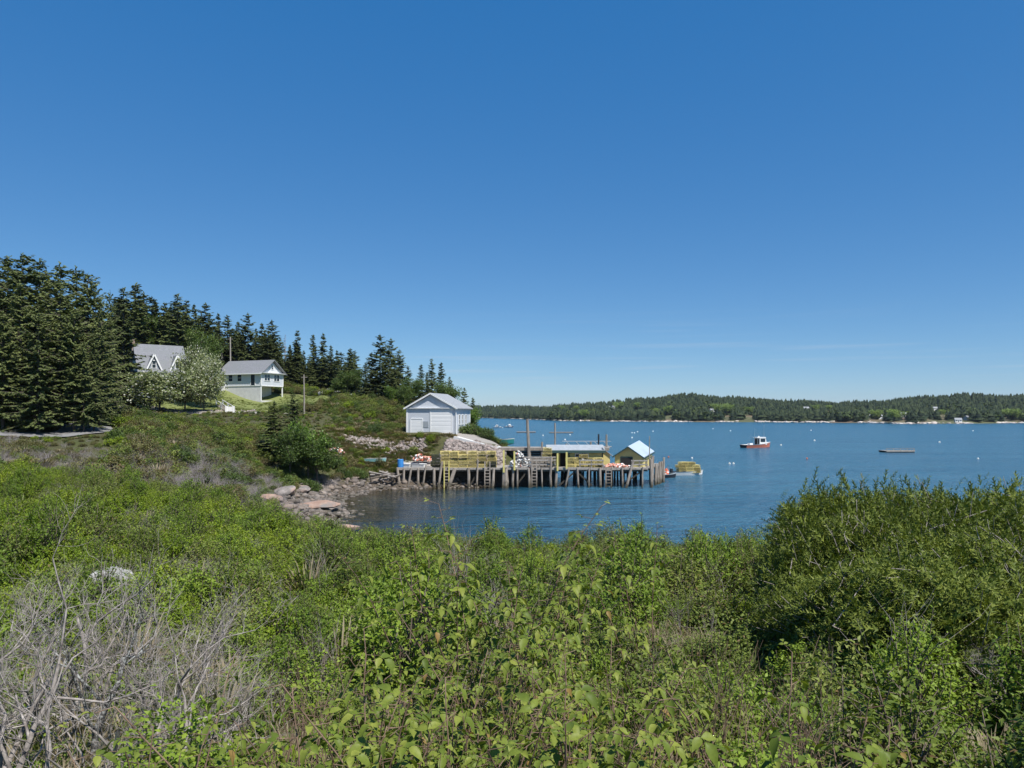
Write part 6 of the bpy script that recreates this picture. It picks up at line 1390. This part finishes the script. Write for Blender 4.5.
choose(np.ones(N, bool), [0, 1, 4, 5, 6, 7, 8, 11, 10], [.16, .19, .09, .13, .08, .11, .06, .13, .05])
choose(leftb, [2, 3, 6, 0, 1, 8, 10], [.27, .25, .08, .16, .14, .04, .06])
choose(leftb & (patch > .9) & (Y > 14), [10, 1, 7, 2], [.5, .2, .1, .2])
choose((px > 560) & (Y > 5) & (patch > -1.2), [0, 1, 5, 8, 11, 10, 7], [.26, .42, .10, .06, .08, .05, .04])
choose((px < 250) & (Y < 8.5), [10, 4, 5, 7, 11, 6], [.13, .24, .28, .08, .09, .18])
choose((px < 260) & (Y < 4.4), [4, 5, 6, 8, 11], [.30, .34, .22, .06, .08])
choose((Y > 16) & ~leftb, [0, 1, 2, 10], [.35, .5, .10, .05])
tall = np.isin(pick, [0, 1, 2, 3])
keep = near & (Z > 1.2) & ((dmin > np.where(tall, .12, -.2)) | (Y > 26)) & ~(hump & (r_ > .25))
keep &= ~(tall & (Y < 2.6))
scl *= np.where(Y < 3.4, .8, 1.0) * np.where(Y > 14, 1.34, 1.0) * np.where(Y > 27, 1.15, 1.0)
scl = np.where(np.isin(pick, [7, 9, 10, 11]) & (Y < 5.0), np.minimum(scl, .55) , scl)
scl = np.where((px > 300) & (px < 800) & (Y > 12) & (Y < 45), scl * .92, scl)
zsc = rg.uniform(.7, 1.2, N)
clump = np.sin(X * 1.9 + .7) * np.sin(Y * 1.6 + X * .6) + .7 * np.sin(X * 3.7 + 2) * np.sin(Y * 3.1)
scl *= np.clip(1.0 + .36 * clump, .5, 1.55); scl = np.where(np.isin(pick, [7, 9, 10, 11]) & (Y < 5.0), np.minimum(scl, .6), scl)
keep &= rg.random(N) > np.where(clump < -.35, .78, .08)
fin = lambda k_: (np.c_[X, Y, Z - .04][k_], np.c_[rg.normal(0, .10, N), rg.normal(0, .10, N), rg.uniform(0, 6.28, N)][k_], np.c_[scl, scl, scl * zsc][k_], pick[k_])
scatter('thicket_growth', fg_meshes, *fin(keep), 'tangle of green shrubs, weeds, dry grass and twigs between the single bushes', 'undergrowth')
# leaf litter and short grass right at the ground
n_ = 2600; X = rg.uniform(-1, 1, n_); Y = 1.2 + 11 * rg.random(n_) ** .8; X = X * (.85 * Y + 1.0); Z = GZ(X, Y); N = n_
lit = [np_mesh('h0', tf[0][0], tris=tf[0][1], mats=[M['straw']]), np_mesh('h1', weed[1][0][0], tris=weed[1][0][1], mats=[M['leaf_rose']]), np_mesh('h2', tf[1][0], tris=tf[1][1], mats=[M['blade']])]
pick = rg.choice(3, N, p=(.4, .4, .2)); scl = rg.uniform(.5, .95, N); zsc = np.ones(N) * .8
scatter('ground_herbs', lit, *fin(np.hypot(X, Y) > 1.2), 'short herbs and straw covering the soil under the thicket', 'undergrowth')
# slopes in the middle distance
pts = np.concatenate([np.stack(jitter(50, 80, 1.05, -140, 420), 1), np.stack(jitter(80, 160, 1.08, -60, 520), 1)]); X, Y = pts[:, 0], pts[:, 1]; Z = GZ(X, Y); px = 512 + F * X / Y; N = len(X)
row = HZ + (EYE - Z) / Y * F
mm = [proto_mesh('m%d' % i, p_[0], p_[1], M[ml], M[ms]) for i, (p_, ml, ms) in enumerate(((mids[0], 'leaf_olive', 'stem'), (mids[1], 'leaf_olive', 'stem'), (mids[2], 'leaf_dec', 'stem'), (mids[1], 'leaf_bright', 'stem'), (mids[0], 'leaf_bay', 'stem')))]
mm += [np_mesh('m%d' % (5 + i), t_[0], tris=t_[1], mats=[M['dead_far']]) for i, t_ in enumerate(twiggy)]
gt = [tuft(720, 160, .75, .5, 2.2), tuft(721, 160, .55, .5, 2.2)]
mm += [np_mesh('m7', gt[0][0], tris=gt[0][1], mats=[M['straw']]), np_mesh('m8', gt[1][0], tris=gt[1][1], mats=[M['blade']])]
patch = np.sin(X * .21 + 1.3) + np.sin(Y * .17 + X * .1) + .8 * np.sin(X * .5 - Y * .3)
pick = np.zeros(N, int)
choose(np.ones(N, bool), [0, 1, 2, 3, 4, 5, 7, 8], [.15, .15, .20, .09, .25, .04, .05, .07])
choose((Y > 50) & (Y < 66) & (px < 180), [5, 6, 0, 4, 7], [.30, .25, .2, .15, .10])
choose((Y > 52) & (Y < 76) & (px > 175) & (px < 285), [5, 6, 4, 2], [.40, .34, .16, .1])
choose((Y > 120), [0, 2, 4, 7, 8, 3], [.2, .2, .2, .12, .2, .08])
choose((Y > 94) & (Y < 118) & (px > 330), [8, 7, 2, 4, 3], [.45, .20, .10, .17, .08])
nearb = np.zeros(N, bool)
for (ox, oy, an_, L_, W_) in ((o2x, o2y, a2, L2, W2), (A1[0], A1[1], a1, L1, W1), (ogx, ogy, ag, Lg, Wg)):
    lx = (X - ox) * math.cos(an_) + (Y - oy) * math.sin(an_); ly = -(X - ox) * math.sin(an_) + (Y - oy) * math.cos(an_); nearb |= (lx > -1.2) & (lx < L_ + 1.2) & (ly > -1.6) & (ly < W_ + 1.2)
gpad = np.hypot((X + 8) / 7.0, (Y - 105) / 3.2) < 1
rubb = (X > -10.5) & (X < 0) & (Y > 96) & (Y < 103.8)
heap = np.abs(Y - (101.6 - .12 * (X + 12))) < 1.2
heap &= (X > -26) & (X < -12)
keep = (Z > 1.35) & (polyline_dist(X, Y, ROAD) > 3.4) & (polyline_dist(X, Y, DRIVE) > 2.9) & (np.hypot((X + 53) / 20, (Y - 138) / 16.5) > 1) & (polyline_dist(X, Y, LANE) > 2) & ~nearb & ~gpad & ~rubb & ~heap
scl = rg.uniform(.8, 1.75, N) * np.where((Y > 94) & (Y < 118) & (px > 320), .7, 1.0) * np.where(Z < 3.2, .8, 1) * np.where((Y > 98) & (Y < 122) & (px < 330), .36, 1) * np.where((Y > 54) & (Y < 63) & (px < 110), .75, 1) * np.where((Y >= 63) & (Y < 76) & (px < 110), .36, 1); zsc = rg.uniform(.6, .95, N)
scatter('slope_growth', mm, *fin(keep), 'olive and grey scrub covering the slopes around the cove', 'undergrowth')
# rough grass on the bank above the wharf
n_ = 2600; X = rg.uniform(-27, -8, n_); Y = rg.uniform(92, 108, n_); Z = GZ(X, Y); N = n_
pick = rg.choice(3, N, p=(.3, .5, .2)); scl = rg.uniform(.5, 1.0, N); zsc = np.full(N, .8)
bk = [np_mesh('k%d' % i, t_[0], tris=t_[1], mats=[M[m_]]) for i, (t_, m_) in enumerate(((gt[0], 'straw'), (gt[1], 'blade'), (weed[1][0], 'leaf_bay')))]
scatter('bank_grass', bk, *fin((Z > 1.6) & ~((X > -10.5) & (Y < 103.5)) & ~((np.abs(Y - (101.4 - .12 * (X + 12))) < 1.0) & (rg.random(N) < .7)) & (np.hypot((X + 11.5) / 5.2, (Y - 109) / 5.5) > 1)), 'rough grass and weeds on the bank above the wharf', 'grass')
# lawn grass
n_ = 5200; X = -53 + rg.uniform(-20, 20, n_); Y = 138 + rg.uniform(-16, 16, n_); Z = GZ(X, Y); N = n_; lg = [np_mesh('l0', gt[1][0], tris=gt[1][1], mats=[M['blade']])]
pick = np.zeros(N, int); scl = rg.uniform(.35, .6, N); zsc = np.full(N, .3)
lx = (X - o2x) * math.cos(a2) + (Y - o2y) * math.sin(a2); ly = -(X - o2x) * math.sin(a2) + (Y - o2y) * math.cos(a2)
scatter('lawn_grass', lg, *fin((np.hypot((X + 53) / 19.5, (Y - 138) / 16) < 1) & ~((lx > -.5) & (lx < L2 + .5) & (ly > -1.4) & (ly < W2 + .5)) & (polyline_dist(X, Y, DRIVE) > 2.6)), 'mown green grass of the sloping lawn', 'grass')
for k_ in list(K.values()) + SP + BIG + [SNAG, LIT] + DEC + APP + ftree + [cw, cg, cb]: k_.drop()

# ------------------------------------------------------------------ haze: thin sea air over the harbour
m = bpy.data.materials.new('sea_haze'); m.use_nodes = True; n = m.node_tree.nodes; n.remove(n['Principled BSDF'])
pv = n.new('ShaderNodeVolumePrincipled'); pv.inputs['Color'].default_value = (0.80, 0.88, 1.0, 1); pv.inputs['Density'].default_value = HAZE; pv.inputs['Anisotropy'].default_value = 0.3
m.node_tree.links.new(pv.outputs[0], n['Material Output'].inputs['Volume'])
mb = MB(); mb.box(-9100, 9100, -9100, 9100, -8.0, 75.0); tag(mb.build('haze', m), 'thin bluish sea air over the harbour', 'haze', None, 'stuff')
